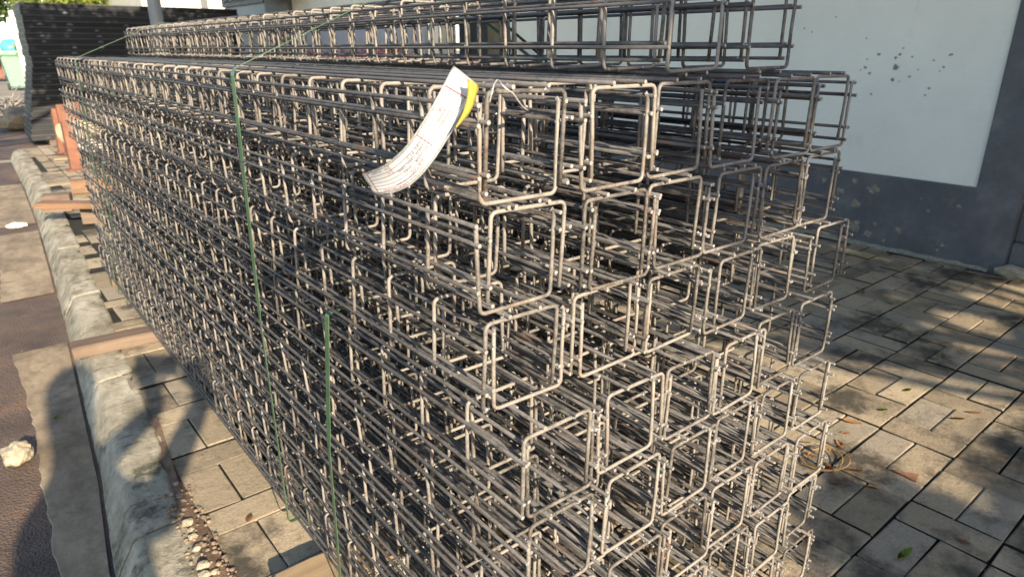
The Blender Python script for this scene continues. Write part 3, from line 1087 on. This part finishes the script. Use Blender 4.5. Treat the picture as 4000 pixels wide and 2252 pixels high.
# red oxide trestle posts, log and sack
def channel_post(px, py, Y, h, wd, label, tilt=0.0):
    p = onZ(px, py, ZG)
    bm = bmesh.new()
    add_box(bm, -wd / 2, -0.035, 0.012, wd / 2, -0.027, h)
    add_box(bm, -wd / 2, -0.025, 0.012, -wd / 2 + 0.008, 0.035, h * 0.93)
    add_box(bm, wd / 2 - 0.008, -0.025, 0.012, wd / 2, 0.035, h * 0.97)
    add_box(bm, -wd / 2 - 0.03, -0.06, 0, wd / 2 + 0.03, 0.06, 0.011)
    o = link('steel_stub', to_mesh('steel_stub', bm, M_OXIDE), None, (p.x, Y, ZG + 0.002), (0, tilt, 0.1))
    tag(o, label, 'steel stub', 'red primed steel stubs beyond the stack')
    return o
channel_post(232, 580, 8.55, 0.46, 0.105, 'tall red primed steel stub standing in front of the black panel pile', R(1.5))
channel_post(300, 665, 7.25, 0.46, 0.085, 'short red primed steel stub in front of the log end', R(0.5))
channel_post(385, 660, 8.0, 0.55, 0.09, 'red primed steel stub seen through the far end of the wire trays')
channel_post(330, 640, 8.5, 0.50, 0.09, 'red primed steel stub half hidden behind the white sack')
bm = bmesh.new()
la, lb = onY(243, 522, 7.75), Vector((2.1, 8.4, 0.30))
add_tube(bm, [la.lerp(lb, k / 8) + Vector((0, 0, 0.008 * math.sin(k))) for k in range(9)], [0.092 - 0.001 * k for k in range(9)], 18)
rough(bm, 0.006, 6, 2)
o = link('log', to_mesh('log', bm, M_LOG))
tag(o, 'pale round log lying between the red steel stubs', 'log')
bm = bmesh.new()
sp_ = [onY(262, 470, 7.45), onY(275, 500, 7.4), onY(292, 540, 7.38), onY(315, 560, 7.4), onY(360, 572, 7.45), onY(420, 575, 7.5)]
add_tube(bm, sp_, [0.04, 0.07, 0.075, 0.07, 0.065, 0.05], 16)
bmesh.ops.subdivide_edges(bm, edges=bm.edges[:], cuts=1, use_grid_fill=True)
rough(bm, 0.02, 14, 5)
o = link('woven_sack', to_mesh('woven_sack', bm, M_SACK, True))
tag(o, 'crumpled white woven sack draped over the log end', 'sack')

# plank on blocks beyond the stack
pl = onZ(165, 780, 0.10)
beam('plank', 'reddish brown plank resting on two timber blocks beyond the stack', 'plank', (pl.x - 0.03, pl.y - 0.1), (pl.x + 0.62, pl.y - 0.62), 0.105, 0.035, M_PLANK, 0.072, 5)
b1 = onZ(205, 835, ZG)
beam('timber_block', 'orange timber block under the kerb-side end of the plank', 'timber', (b1.x - 0.03, b1.y + 0.10), (b1.x + 0.13, b1.y + 0.06), 0.12, 0.115, M_TIMBER, ZG + 0.001, 6)
b2 = onZ(350, 870, ZG)
beam('timber_block', 'timber block under the stack-side end of the plank', 'timber', (b2.x - 0.02, b2.y + 0.02), (b2.x + 0.16, b2.y - 0.06), 0.10, 0.115, M_TIMBER, ZG + 0.001, 7)
b3 = onZ(285, 755, ZG)
beam('timber_offcut', 'brown timber offcut lying behind the plank', 'timber', (b3.x, b3.y), (b3.x + 0.5, b3.y - 0.1), 0.10, 0.10, M_PLANK, ZG + 0.001, 8)
b4 = onZ(210, 625, ZG)
beam('lath', 'pale flat lath lying on the paving near the red steel stubs', 'timber', (b4.x, b4.y), (b4.x + 0.30, b4.y - 0.03), 0.08, 0.012, M_TIMBER2, ZG + 0.001, 9)

# ------------------------------------------------------------------ far left background
# wheeled bin
bx = link('wheeled_bin', None, loc=(1.72, 25.0, ZR))
tag(bx, 'pale green wheeled bin stuffed with a turquoise bag', 'bin')
bm = bmesh.new()
h = 1.12
lo, hi = 0.26, 0.36
v1 = [bm.verts.new((sx * lo, sy * lo, 0.08)) for sx, sy in ((-1, -1), (1, -1), (1, 1), (-1, 1))]
v2 = [bm.verts.new((sx * hi, sy * hi, h - 0.14)) for sx, sy in ((-1, -1), (1, -1), (1, 1), (-1, 1))]
bm.faces.new(list(reversed(v1)))
for k in range(4):
    bm.faces.new((v1[k], v1[(k + 1) % 4], v2[(k + 1) % 4], v2[k]))
bm.faces.new(v2)
bmesh.ops.bevel(bm, geom=bm.edges[:], offset=0.04, segments=3, affect='EDGES')
link('body', to_mesh('body', bm, M_BIN), bx)
bm = bmesh.new()
add_box(bm, -0.42, -0.42, h - 0.16, 0.42, 0.42, h - 0.03)
bmesh.ops.bevel(bm, geom=bm.edges[:], offset=0.03, segments=2, affect='EDGES')
link('rim', to_mesh('rim', bm, M_BIN), bx)
for s_ in (-1, 1):
    bm = bmesh.new()
    add_tube(bm, [(s_ * 0.26, 0.2, 0.09), (s_ * 0.32, 0.2, 0.09)], 0.09, 16)
    link('wheel', to_mesh('wheel', bm, M_DARK), bx)
bm = bmesh.new()
bmesh.ops.create_icosphere(bm, subdivisions=3, radius=0.32)
rough(bm, 0.09, 4, 3)
for v in bm.verts:
    v.co.z *= 0.62
o = link('plastic_bag', to_mesh('plastic_bag', bm, M_BAG, True), None, (1.70, 25.0, ZR + h + 0.08))
tag(o, 'turquoise plastic bag bulging out of the pale green bin', 'bag')
# white pole
bm = bmesh.new()
add_tube(bm, [(0, 0, 0), (0, 0, 1.0), (0, 0, 1.80)], 0.06, 14)
o = link('white_pole', to_mesh('white_pole', bm, M_WHITE), None, (1.22, 16.0, ZR))
tag(o, 'white painted pole beside the black panel pile', 'pole')
# scrap pile
bm = bmesh.new()
rr = random.Random(12)
for i in range(260):
    x, yv = rr.uniform(0.2, 1.7), rr.uniform(14.6, 17.0)
    hh = 0.30 * math.exp(-((x - 1.0) ** 2) / 0.4 - ((yv - 15.8) ** 2) / 0.9)
    d = Vector((rr.uniform(-1, 1), rr.uniform(-1, 1), rr.uniform(-0.3, 0.6))).normalized() * rr.uniform(0.12, 0.4)
    p = Vector((x, yv, ZR + 0.02 + hh * rr.random()))
    q = p + d
    q.z = max(q.z, ZR + 0.01)
    add_tube(bm, [p, (p + q) / 2 + Vector((0, 0, 0.04)), q], rr.uniform(0.006, 0.016), 5)
o = link('scrap_pile', to_mesh('scrap_pile', bm, M_SCRAP))
o['kind'] = 'stuff'
tag(o, 'tangled pile of grey scrap wire and sticks on the far road', 'scrap')
def rock(name, loc, r, mat, label, cat, seed, sq=(1, 1, 0.7), group=None, sub=3):
    bm = bmesh.new()
    bmesh.ops.create_icosphere(bm, subdivisions=sub, radius=r)
    for v in bm.verts:
        n1 = v.co.normalized()
        v.co *= 1 + 0.26 * noise.noise(n1 * 1.6 + Vector((seed * 3.1, 0, 0))) + 0.16 * noise.noise(n1 * 5 + Vector((0, seed, 0))) + 0.05 * noise.noise(n1 * 13)
        v.co = Vector((v.co.x * sq[0], v.co.y * sq[1], v.co.z * sq[2]))
    mz = min(v.co.z for v in bm.verts)
    for v in bm.verts:
        v.co.z -= mz
    o = link(name, to_mesh(name, bm, mat, False), None, loc)
    if label:
        tag(o, label, cat, group)
    return o
rock('concrete_lump', (0.95, 12.6, ZR - 0.03), 0.30, M_GUTTER, 'beige lump of broken concrete at the far roadside', 'concrete', 3, (1.7, 1.0, 0.6))
# rusty container
cb = link('rusty_container', None, loc=(1.0, 32.0, ZR))
tag(cb, 'rust red container far behind the pale green bin', 'container')
bm = bmesh.new()
add_box(bm, -2.2, 0, 0.1, 0.75, 2.2, 2.3)
for i in range(18):
    add_box(bm, -2.2 + 0.165 * i, -0.04, 0.14, -2.2 + 0.165 * i + 0.08, -0.002, 2.25)
link('ribbed_side', to_mesh('ribbed_side', bm, M_OXIDE), cb)
bm = bmesh.new()
add_box(bm, -2.25, -0.06, 2.302, 0.80, 2.25, 2.42)
link('top_rail', to_mesh('top_rail', bm, M_RUST), cb)

def leaf_cloud(bm, c, rad, n, size, rr, hollow=0.5, gap=0.0):
    for _ in range(n):
        while True:
            d = Vector((rr.uniform(-1, 1), rr.uniform(-1, 1), rr.uniform(-1, 1)))
            if d.length <= 1 and d.length > hollow * rr.random():
                break
        p = Vector((c[0] + d.x * rad[0], c[1] + d.y * rad[1], c[2] + d.z * rad[2]))
        if gap and noise.noise(p * 2.1 + Vector((3, 7, 1))) < gap - 0.5:
            continue
        a = Vector((rr.gauss(0, 1), rr.gauss(0, 1), rr.gauss(0, 0.6))).normalized()
        b = a.cross(Vector((rr.gauss(0, 1), rr.gauss(0, 1), rr.gauss(0, 1)))).normalized()
        s = size * rr.uniform(0.6, 1.3)
        n_ = a.cross(b) * s * 0.12
        q = [bm.verts.new(p - a * s), bm.verts.new(p + b * s * 0.42 + n_), bm.verts.new(p + a * s), bm.verts.new(p - b * s * 0.42 + n_)]
        bm.faces.new((q[0], q[1], q[2]))
        bm.faces.new((q[0], q[2], q[3]))

def tree(name, label, base, hgt, blobs, mat, n, size, seed, group=None, tr=0.09, gap=0.0):
    rr = random.Random(seed)
    t_ = link(name, None, loc=base)
    tag(t_, label, 'tree', group)
    bm = bmesh.new()
    top = Vector((rr.uniform(-.1, .1), rr.uniform(-.1, .1), hgt))
    add_tube(bm, [Vector((0, 0, -0.05)), top * 0.3 + Vector((0.04, 0.02, 0)), top * 0.65 + Vector((-0.03, 0.04, 0)), top], [tr * 1.3, tr, tr * 0.8, tr * 0.45], 10)
    for (bc, br) in blobs:
        st = top * rr.uniform(0.45, 0.8)
        en = Vector(bc)
        md = st.lerp(en, 0.5) + Vector((0, 0, -0.08))
        add_tube(bm, [st, md, en, en + (en - md) * 0.3], [tr * 0.45, tr * 0.3, tr * 0.15, tr * 0.05], 7)
        for k in range(5):
            e2 = en + Vector((rr.uniform(-1, 1) * br[0], rr.uniform(-1, 1) * br[1], rr.uniform(-1, 1) * br[2])) * 0.8
            add_tube(bm, [md.lerp(en, 0.6), (en + e2) / 2, e2], [tr * 0.14, tr * 0.09, tr * 0.03], 5)
    link('trunk', to_mesh('trunk', bm, M_BARK), t_)
    bm = bmesh.new()
    tot = sum(b[1][0] * b[1][1] * b[1][2] for b in blobs)
    for (bc, br) in blobs:
        leaf_cloud(bm, bc, br, int(n * br[0] * br[1] * br[2] / tot), size, rr, 0.6, gap)
    link('crown', to_mesh('crown', bm, mat), t_)
    return t_
tree('roadside_tree', 'dark green tree above the rust red container', (0.9, 29.0, ZR), 2.6, [((0.2, 0, 2.9), (1.5, 1.0, 1.1)), ((-1.2, 0.2, 3.1), (1.2, 1.0, 1.0)), ((0.9, -0.2, 3.4), (1.0, 0.9, 0.9))], M_LEAF, 5000, 0.13, 1, 'background trees')
tree('roadside_tree', 'bright yellow green tree behind the white pole', (2.5, 24.0, ZR), 1.9, [((-0.2, 0, 1.2), (0.6, 0.6, 0.9)), ((0.2, 0, 2.2), (0.9, 0.7, 0.8)), ((0.9, 0.2, 1.9), (0.9, 0.7, 0.8))], M_LEAFY, 4500, 0.09, 2, 'background trees')
tree('roadside_tree', 'yellow green tree showing just above the black panel pile', (4.2, 19.0, ZR), 2.0, [((-0.8, 0, 1.9), (0.9, 0.6, 0.6)), ((-1.8, 0, 2.1), (0.9, 0.6, 0.6)), ((0.1, 0, 2.2), (0.8, 0.6, 0.6))], M_LEAFY, 3500, 0.08, 3, 'background trees')
# far cream building
cbld = link('cream_building', None, loc=(3.3, 15.5, ZR))
tag(cbld, 'cream clad building with a dark post beyond the black panel pile', 'building')
bm = bmesh.new()
add_box(bm, 0, 0, 0, 6, 4, 3.4)
link('wall', to_mesh('wall', bm, M_CREAM), cbld)
bm = bmesh.new()
for i in range(13):
    add_box(bm, 0.02 + i * 0.06, -0.02, 0.05, 0.055 + i * 0.06, -0.002, 3.3)
link('ribbed_shutter', to_mesh('ribbed_shutter', bm, M_CREAM), cbld)
bm = bmesh.new()
add_box(bm, 1.10, -0.06, 0, 1.22, -0.002, 3.35)
link('dark_post', to_mesh('dark_post', bm, M_DADO), cbld)
bm = bmesh.new()
add_box(bm, -0.3, -0.4, 3.402, 6.2, 4.2, 3.5)
link('roof', to_mesh('roof', bm, M_GREYWALL), cbld)

# ------------------------------------------------------------------ small things on the ground
p = onZ(66, 1800, ZR)
rock('stone', (p.x + 0.005, p.y - 0.01, ZR - 0.004), 0.040, M_ROCK, 'pale rough stone lying alone on the road by the gutter', 'stone', 1, (1, 1, 0.8))
p = onZ(68, 890, ZR)
rock('crushed_cup', (p.x, p.y, ZR), 0.05, M_WHITE, 'crushed white paper scrap in the gutter', 'litter', 5, (1.2, 0.8, 0.4))
p = onZ(3960, 1088, ZG)
rock('stone', (p.x, p.y, ZG - 0.01), 0.055, M_ROCK, 'pale broken stone at the foot of the wall pillar', 'stone', 8, (0.6, 1.5, 0.7))
# soil and gravel strip between kerb and pavers
bm = bmesh.new()
va = []
for i in range(40):
    yy = 0.3 + 1.75 * i / 39
    ext = 0.02 + 0.012 * noise.noise(Vector((yy * 8, 2, 0)))
    va.append([bm.verts.new((kerb_x(yy) - 0.02 - ext * 0.5, yy, ZG - 0.008)), bm.verts.new((kerb_x(yy) + 0.012, yy, ZG + 0.002 + 0.006 * noise.noise(Vector((yy * 14, 5, 0))))), bm.verts.new((0.258, yy, ZG - 0.008))])
for a, b in zip(va, va[1:]):
    for k in range(2):
        bm.faces.new((a[k], a[k + 1], b[k + 1], b[k]))
o = link('soil_strip', to_mesh('soil_strip', bm, M_SOIL))
struct(o)
bm = bmesh.new()
rr = random.Random(21)
for i in range(260):
    yy = rr.uniform(0.9, 1.62)
    xx = rr.uniform(kerb_x(yy) - 0.03, 0.262)
    r_ = rr.uniform(0.0015, 0.0062)
    n0 = len(bm.verts)
    bmesh.ops.create_icosphere(bm, subdivisions=1, radius=r_)
    bm.verts.ensure_lookup_table()
    sx = [rr.uniform(0.7, 1.4), rr.uniform(0.7, 1.4), rr.uniform(0.5, 0.9)]
    for v in bm.verts[n0:]:
        v.co = Vector((xx + v.co.x * sx[0] * rr.uniform(.85, 1.15), yy + v.co.y * sx[1] * rr.uniform(.85, 1.15), ZG + 0.004 + v.co.z * sx[2]))
o = link('gravel', to_mesh('gravel', bm, M_PEBBLE))
o['kind'] = 'stuff'
tag(o, 'loose brown gravel between the kerb and the pavers', 'gravel')
for i, (px_, py_, r_) in enumerate([(735, 2045, .017), (755, 2100, .014), (795, 2215, .018), (770, 2145, .012), (800, 2250, .017), (840, 2235, .011), (748, 2070, .010), (690, 1890, .010)]):
    p = onZ(px_, py_, ZG)
    rock('pebble', (p.x, p.y, ZG - 0.003), r_ * 0.72, M_ROCK, 'pale pebble in the gravel strip along the kerb', 'pebble', 30 + i, (1.1, 0.9, 0.7), 'pale pebbles along the kerb', 2)

# grit on the pavers and on the road
bm = bmesh.new()
for i in range(900):
    if i < 650:
        xx, yy, zz = rr.uniform(1.2, 3.6), rr.uniform(-0.1, 1.6), ZG
    else:
        xx, yy, zz = rr.uniform(-0.5, 0.1), rr.uniform(1.2, 4.0), ZR + 0.004
    r_ = rr.uniform(0.0008, 0.0026)
    vs = [bm.verts.new((xx + d[0] * r_, yy + d[1] * r_, zz + 0.001 + d[2] * r_)) for d in ((1, 0, 0), (-0.8, 0.3, 0), (0, 1, 0), (0.2, -1, 0), (0, 0, 1))]
    for f in ((0, 2, 4), (2, 1, 4), (1, 3, 4), (3, 0, 4)):
        bm.faces.new([vs[q] for q in f])
o = link('grit', to_mesh('grit', bm, M_PEBBLE))
o['kind'] = 'stuff'
tag(o, 'fine grit scattered over the paving and the road', 'grit')

# fallen leaves
def leaf_mesh(seed, mat):
    rr = random.Random(seed)
    bm = bmesh.new()
    n = 6
    cl = rr.uniform(0.15, 0.6)
    rows_ = []
    for i in range(n + 1):
        f = i / n
        wd = 0.26 * math.sin(math.pi * min(1, f * 0.95 + 0.03)) ** 0.8
        z = cl * 0.5 * (f - 0.5) ** 2 + 0.02
        rows_.append([bm.verts.new((f - 0.5, -wd, z + cl * 0.22 * wd + rr.uniform(0, .04))), bm.verts.new((f - 0.5, 0, z)), bm.verts.new((f - 0.5, wd, z + cl * 0.5 * wd + rr.uniform(0, .04)))])
    for a, b in zip(rows_, rows_[1:]):
        for k in range(2):
            bm.faces.new((a[k], a[k + 1], b[k + 1], b[k]))
    bmesh.ops.solidify(bm, geom=bm.faces[:], thickness=0.012)
    return to_mesh('fallen_leaf', bm, mat, True)
LV = {('d', k): leaf_mesh(k, M_DRY) for k in range(4)}
LV.update({('g', k): leaf_mesh(10 + k, M_GREENLEAF) for k in range(3)})
leaves = [(3532, 2166, 'g', .075, 'large bright green leaf lying on dark damp pavers'), (3545, 1525, 'g', .045, 'small yellow green leaf lying on a tan paver'), (3685, 1392, 'g', .05, 'green leaf lying near the wall side'), (3450, 1603, 'g', .04, 'thin yellow green leaf in a paver joint'), (3475, 1185, 'g', .05, 'dull green leaf beyond the wire trays'),
          (3742, 1637, 'd', .05, None), (3325, 1650, 'd', .065, None), (3372, 1390, 'd', .04, None), (3313, 1282, 'd', .045, None), (3368, 1140, 'd', .05, None), (3478, 995, 'd', .06, None), (3790, 1068, 'd', .07, None), (3905, 1092, 'd', .07, None), (3803, 1612, 'd', .045, None), (3403, 1462, 'd', .03, None), (3280, 1735, 'd', .05, None), (3335, 1840, 'd', .05, None), (3240, 1830, 'd', .055, None), (3170, 1780, 'd', .05, None), (3400, 1905, 'd', .04, None), (3270, 1890, 'd', .045, None), (3300, 1690, 'd', .03, None), (3760, 2115, 'd', .035, None), (3150, 1850, 'd', .04, None), (975, 2025, 'd', .035, None), (3350, 1125, 'd', .04, None)]
for i, (px_, py_, k_, s_, lab) in enumerate(leaves):
    p = onZ(px_, py_, ZG)
    o = link('fallen_leaf', LV[k_, i % (4 if k_ == 'd' else 3)], None, (p.x, p.y, ZG + 0.0005), (0, 0, rnd.uniform(0, 6)))
    s_ *= 0.85
    o.scale = (s_, s_ * rnd.uniform(0.5, 0.9), s_)
    tag(o, lab or 'curled reddish brown dry leaf lying on the pavers', 'leaf', None if lab else 'dry leaves fallen on the pavers')
p = onZ(225, 1640, ZR)
o = link('fallen_leaf', LV['g', 1], None, (p.x, p.y, ZR + 0.01), (0, 0, 1))
o.scale = (0.03, 0.03, 0.03)
tag(o, 'small yellowish leaf lying in the gutter', 'leaf')

# discarded strap coil beside the stack
bm = bmesh.new()
c0 = onZ(3215, 1800, ZG)
pts = []
for i in range(90):
    a = i / 90 * 2 * math.pi * 2.6
    rr_ = 0.052 + 0.016 * math.sin(i * 0.13)
    pts.append((c0.x + math.cos(a) * rr_ * 1.15 + 0.01 * math.sin(i * 0.05), c0.y + math.sin(a) * rr_ * 0.9, ZG + 0.005 + 0.012 * abs(math.sin(a * 0.7 + 0.4))))
add_tube(bm, pts, 0.0016, 6)
o = link('strap_coil', to_mesh('strap_coil', bm, M_RUSTWIRE))
tag(o, 'loose coil of yellow brown binding strap on the pavers beside the stack', 'coil')
# rusty triangle of plate in a joint
bm = bmesh.new()
q = [onZ(3490, 1838, ZG + 0.002), onZ(3578, 1883, ZG + 0.002), onZ(3590, 1853, ZG + 0.002)]
c_ = sum(q, Vector()) / 3
vs = [bm.verts.new(v - c_) for v in q]
v2 = [bm.verts.new(v - c_ + Vector((0, 0, 0.003))) for v in q]
bm.faces.new(v2)
for k in range(3):
    bm.faces.new((vs[k], vs[(k + 1) % 3], v2[(k + 1) % 3], v2[k]))
bmesh.ops.recalc_face_normals(bm, faces=bm.faces[:])
o = link('plate_scrap', to_mesh('plate_scrap', bm, M_RUST), None, c_)
tag(o, 'small rusty triangle of steel plate lying on a dark paver', 'scrap')

# ------------------------------------------------------------------ tree and person behind the camera, whose shade falls into view
tree('overhanging_tree', 'leafy tree across the road whose branches reach over the far paving', (-2.3, 5.6, ZR), 2.9,
     [((2.6, 0.2, 3.2), (0.8, 0.8, 0.45)), ((3.5, 0.1, 3.1), (0.9, 0.8, 0.45)), ((4.4, 0.3, 3.2), (0.8, 0.8, 0.45)), ((1.5, 0.0, 3.4), (0.9, 0.8, 0.5)), ((0.0, 0, 3.6), (1.3, 1.2, 0.7)), ((2.9, 0.2, 2.75), (0.7, 0.5, 0.25)), ((3.9, 0.2, 2.7), (0.7, 0.5, 0.25))],
     M_LEAF, 20000, 0.06, 8, None, 0.10, 0.05)
tree('shade_tree', 'leafy tree behind the viewpoint that shades the wall end of the stack', (2.55, -3.6, ZG), 2.6,
     [((-2.11, 0.35, 2.76), (0.40, 0.5, 0.38)), ((-2.00, 0.35, 2.62), (0.40, 0.5, 0.38)), ((-1.75, 0.35, 2.62), (0.45, 0.5, 0.40)), ((-2.05, 0.4, 2.85), (0.40, 0.5, 0.36)), ((-2.05, 0.30, 2.74), (0.42, 0.5, 0.34)), ((-1.8, 0.35, 2.70), (0.50, 0.5, 0.38)), ((-1.75, 0.30, 2.80), (0.50, 0.5, 0.42)), ((-1.4, 0.3, 2.85), (0.55, 0.5, 0.42)), ((-1.74, 0.12, 1.64), (0.28, 0.20, 0.13)), ((-1.72, 0.10, 1.66), (0.28, 0.20, 0.13)), ((-1.74, 0.14, 1.66), (0.28, 0.20, 0.12)), ((-1.70, 0.08, 1.62), (0.28, 0.2, 0.12)), ((-1.19, 0.05, 1.64), (0.36, 0.16, 0.07)), ((-1.17, 0.07, 1.65), (0.36, 0.16, 0.07)), ((-0.75, 0.05, 1.64), (0.34, 0.16, 0.07)), ((-0.58, 0.75, 1.70), (0.4, 0.22, 0.10)), ((-0.56, 0.78, 1.72), (0.4, 0.22, 0.10)), ((-0.08, 1.1, 1.75), (0.4, 0.3, 0.15)), ((-0.9, 0.2, 3.0), (0.8, 0.6, 0.5)), ((-0.1, 0.1, 3.1), (0.9, 0.7, 0.6)), ((0.7, 0.2, 2.9), (0.8, 0.6, 0.5)), ((-0.6, 0.0, 2.35), (0.6, 0.4, 0.25)), ((0.3, 0.3, 2.1), (0.6, 0.4, 0.22))],
     M_LEAF, 44000, 0.05, 5, None, 0.075, 0.22)

for i in range(6):                    # unseen tree row, added behind the camera to cut low sky light on the trays
    x = -7.5 + 3.1 * i
    tree('sky_blocker_tree', ['tall', 'broad', 'low', 'dense', 'ragged', 'round'][i] + ' tree in the row added behind the kneeling person to block low sky light', (x, -10.5 + rnd.uniform(-.6, .6), ZR), 2.2,
         [((0, 0, 1.5), (1.5, 0.9, 1.1)), ((0.9, 0.2, 2.2), (1.1, 0.8, 0.8)), ((-0.9, -0.2, 2.1), (1.1, 0.8, 0.8)), ((0.0, 0.3, 0.7), (1.5, 0.7, 0.7))], M_LEAF, 3000, 0.16, 60 + i, 'added sky-blocking trees', 0.1)

def skin_mesh(name, verts, edges, radii, root, mat, sub=2):
    me = bpy.data.meshes.new(name)
    me.from_pydata([tuple(v) for v in verts], edges, [])
    o = bpy.data.objects.new(name, me)
    COL.objects.link(o)
    m = o.modifiers.new('skin', 'SKIN')
    m.use_smooth_shade = True
    for i, sv in enumerate(me.skin_vertices[0].data):
        r_ = radii[i]
        sv.radius = (r_, r_) if not isinstance(r_, tuple) else r_
        sv.use_root = (i == root)
    s_ = o.modifiers.new('sub', 'SUBSURF')
    s_.levels = sub
    s_.render_levels = sub
    dg = bpy.context.evaluated_depsgraph_get()
    out = bpy.data.meshes.new_from_object(o.evaluated_get(dg))
    bpy.data.objects.remove(o)
    out.name = name
    out.materials.clear()
    out.materials.append(mat)
    return out
per = link('person', None, loc=(-0.31, -0.5, ZR))
tag(per, 'person in dark shirt kneeling on the road, holding a phone up with both hands', 'person')
BV, BE, BR = [], [], []
def bone(p, r, par=None):
    BV.append(Vector(p))
    BR.append(r)
    if par is not None:
        BE.append((par, len(BV) - 1))
    return len(BV) - 1
pel = bone((0.02, -0.12, 0.52), (0.15, 0.12))
wai = bone((0.01, -0.10, 0.68), (0.13, 0.10), pel)
che = bone((0.0, -0.04, 0.90), (0.15, 0.11), wai)
col_ = bone((-0.03, 0.0, 1.06), (0.09, 0.08), che)
nek = bone((-0.06, 0.03, 1.15), 0.05, col_)
hd0 = bone((-0.075, 0.05, 1.23), (0.07, 0.08), nek)
hd1 = bone((-0.085, 0.05, 1.32), (0.075, 0.09), hd0)
hd2 = bone((-0.09, 0.045, 1.40), (0.055, 0.065), hd1)
for s_, hand in ((-1, (0.23, 0.44, 1.11)), (1, (0.36, 0.40, 1.12))):
    sh = bone((0.0 + s_ * 0.15, -0.01, 1.02), 0.055, col_)
    el = bone((0.06 + s_ * 0.14, 0.20, 0.98), 0.042, sh)
    wr = bone(Vector(hand) + Vector((0.0, -0.07, -0.02)), 0.028, el)
    pm = bone(Vector(hand), (0.034, 0.018), wr)
    for k in range(4):
        f0 = bone(Vector(hand) + Vector((-0.02 + 0.014 * k, 0.03, 0.02)), 0.009, pm)
        f1 = bone(Vector(hand) + Vector((-0.022 + 0.015 * k, 0.045, 0.045 + 0.004 * (k in (1, 2)))), 0.008, f0)
        f2 = bone(Vector(hand) + Vector((-0.022 + 0.015 * k, 0.030, 0.065 + 0.006 * (k in (1, 2)))), 0.007, f1)
    t0 = bone(Vector(hand) + Vector((-s_ * 0.035, 0.0, 0.012)), 0.010, pm)
    t1 = bone(Vector(hand) + Vector((-s_ * 0.045, 0.018, 0.035)), 0.008, t0)
for s_ in (-1, 1):
    hp = bone((0.02 + s_ * 0.10, -0.12, 0.48), 0.09, pel)
    if s_ < 0:
        kn = bone((0.0 + s_ * 0.14, 0.30, 0.52), 0.062, hp)
        an = bone((0.0 + s_ * 0.14, 0.28, 0.08), 0.042, kn)
        ft = bone((0.0 + s_ * 0.15, 0.44, 0.035), 0.035, an)
    else:
        kn = bone((0.02 + s_ * 0.15, 0.06, 0.06), 0.062, hp)
        an = bone((0.02 + s_ * 0.15, -0.36, 0.07), 0.042, kn)
        ft = bone((0.02 + s_ * 0.15, -0.48, 0.035), 0.035, an)
link('body', skin_mesh('body', BV, BE, BR, 0, M_CLOTH), per)
bm = bmesh.new()
bmesh.ops.create_icosphere(bm, subdivisions=3, radius=1)
for v in bm.verts:
    v.co = Vector((v.co.x * 0.088, v.co.y * 0.105, v.co.z * 0.095)) + Vector((-0.088, 0.035, 1.365))
bmesh.ops.delete(bm, geom=[v for v in bm.verts if v.co.z < 1.34 and v.co.y > 0.06], context='VERTS')
link('hair', to_mesh('hair', bm, M_HAIR, True), per)
bm = bmesh.new()
for s_ in (-1, 1):
    bmesh.ops.create_icosphere(bm, subdivisions=2, radius=0.011, matrix=Matrix.Translation((-0.083 + s_ * 0.032, 0.128, 1.31)))
link('eyes', to_mesh('eyes', bm, M_WHITE, True), per)
ph = link('phone', bevelled_box('phone', 0.155, 0.074, 0.008, 0.003, M_DARK, 2), None, (0.0, 0.0, 1.0))
Rm = cam.rotation_euler.to_matrix()
ph.rotation_euler = cam.rotation_euler
ph.location = Vector((0, 0, 1)) + Rm @ Vector((-0.045, 0.012, 0.010))
tag(ph, 'dark phone held up in the hands of the kneeling person', 'phone')
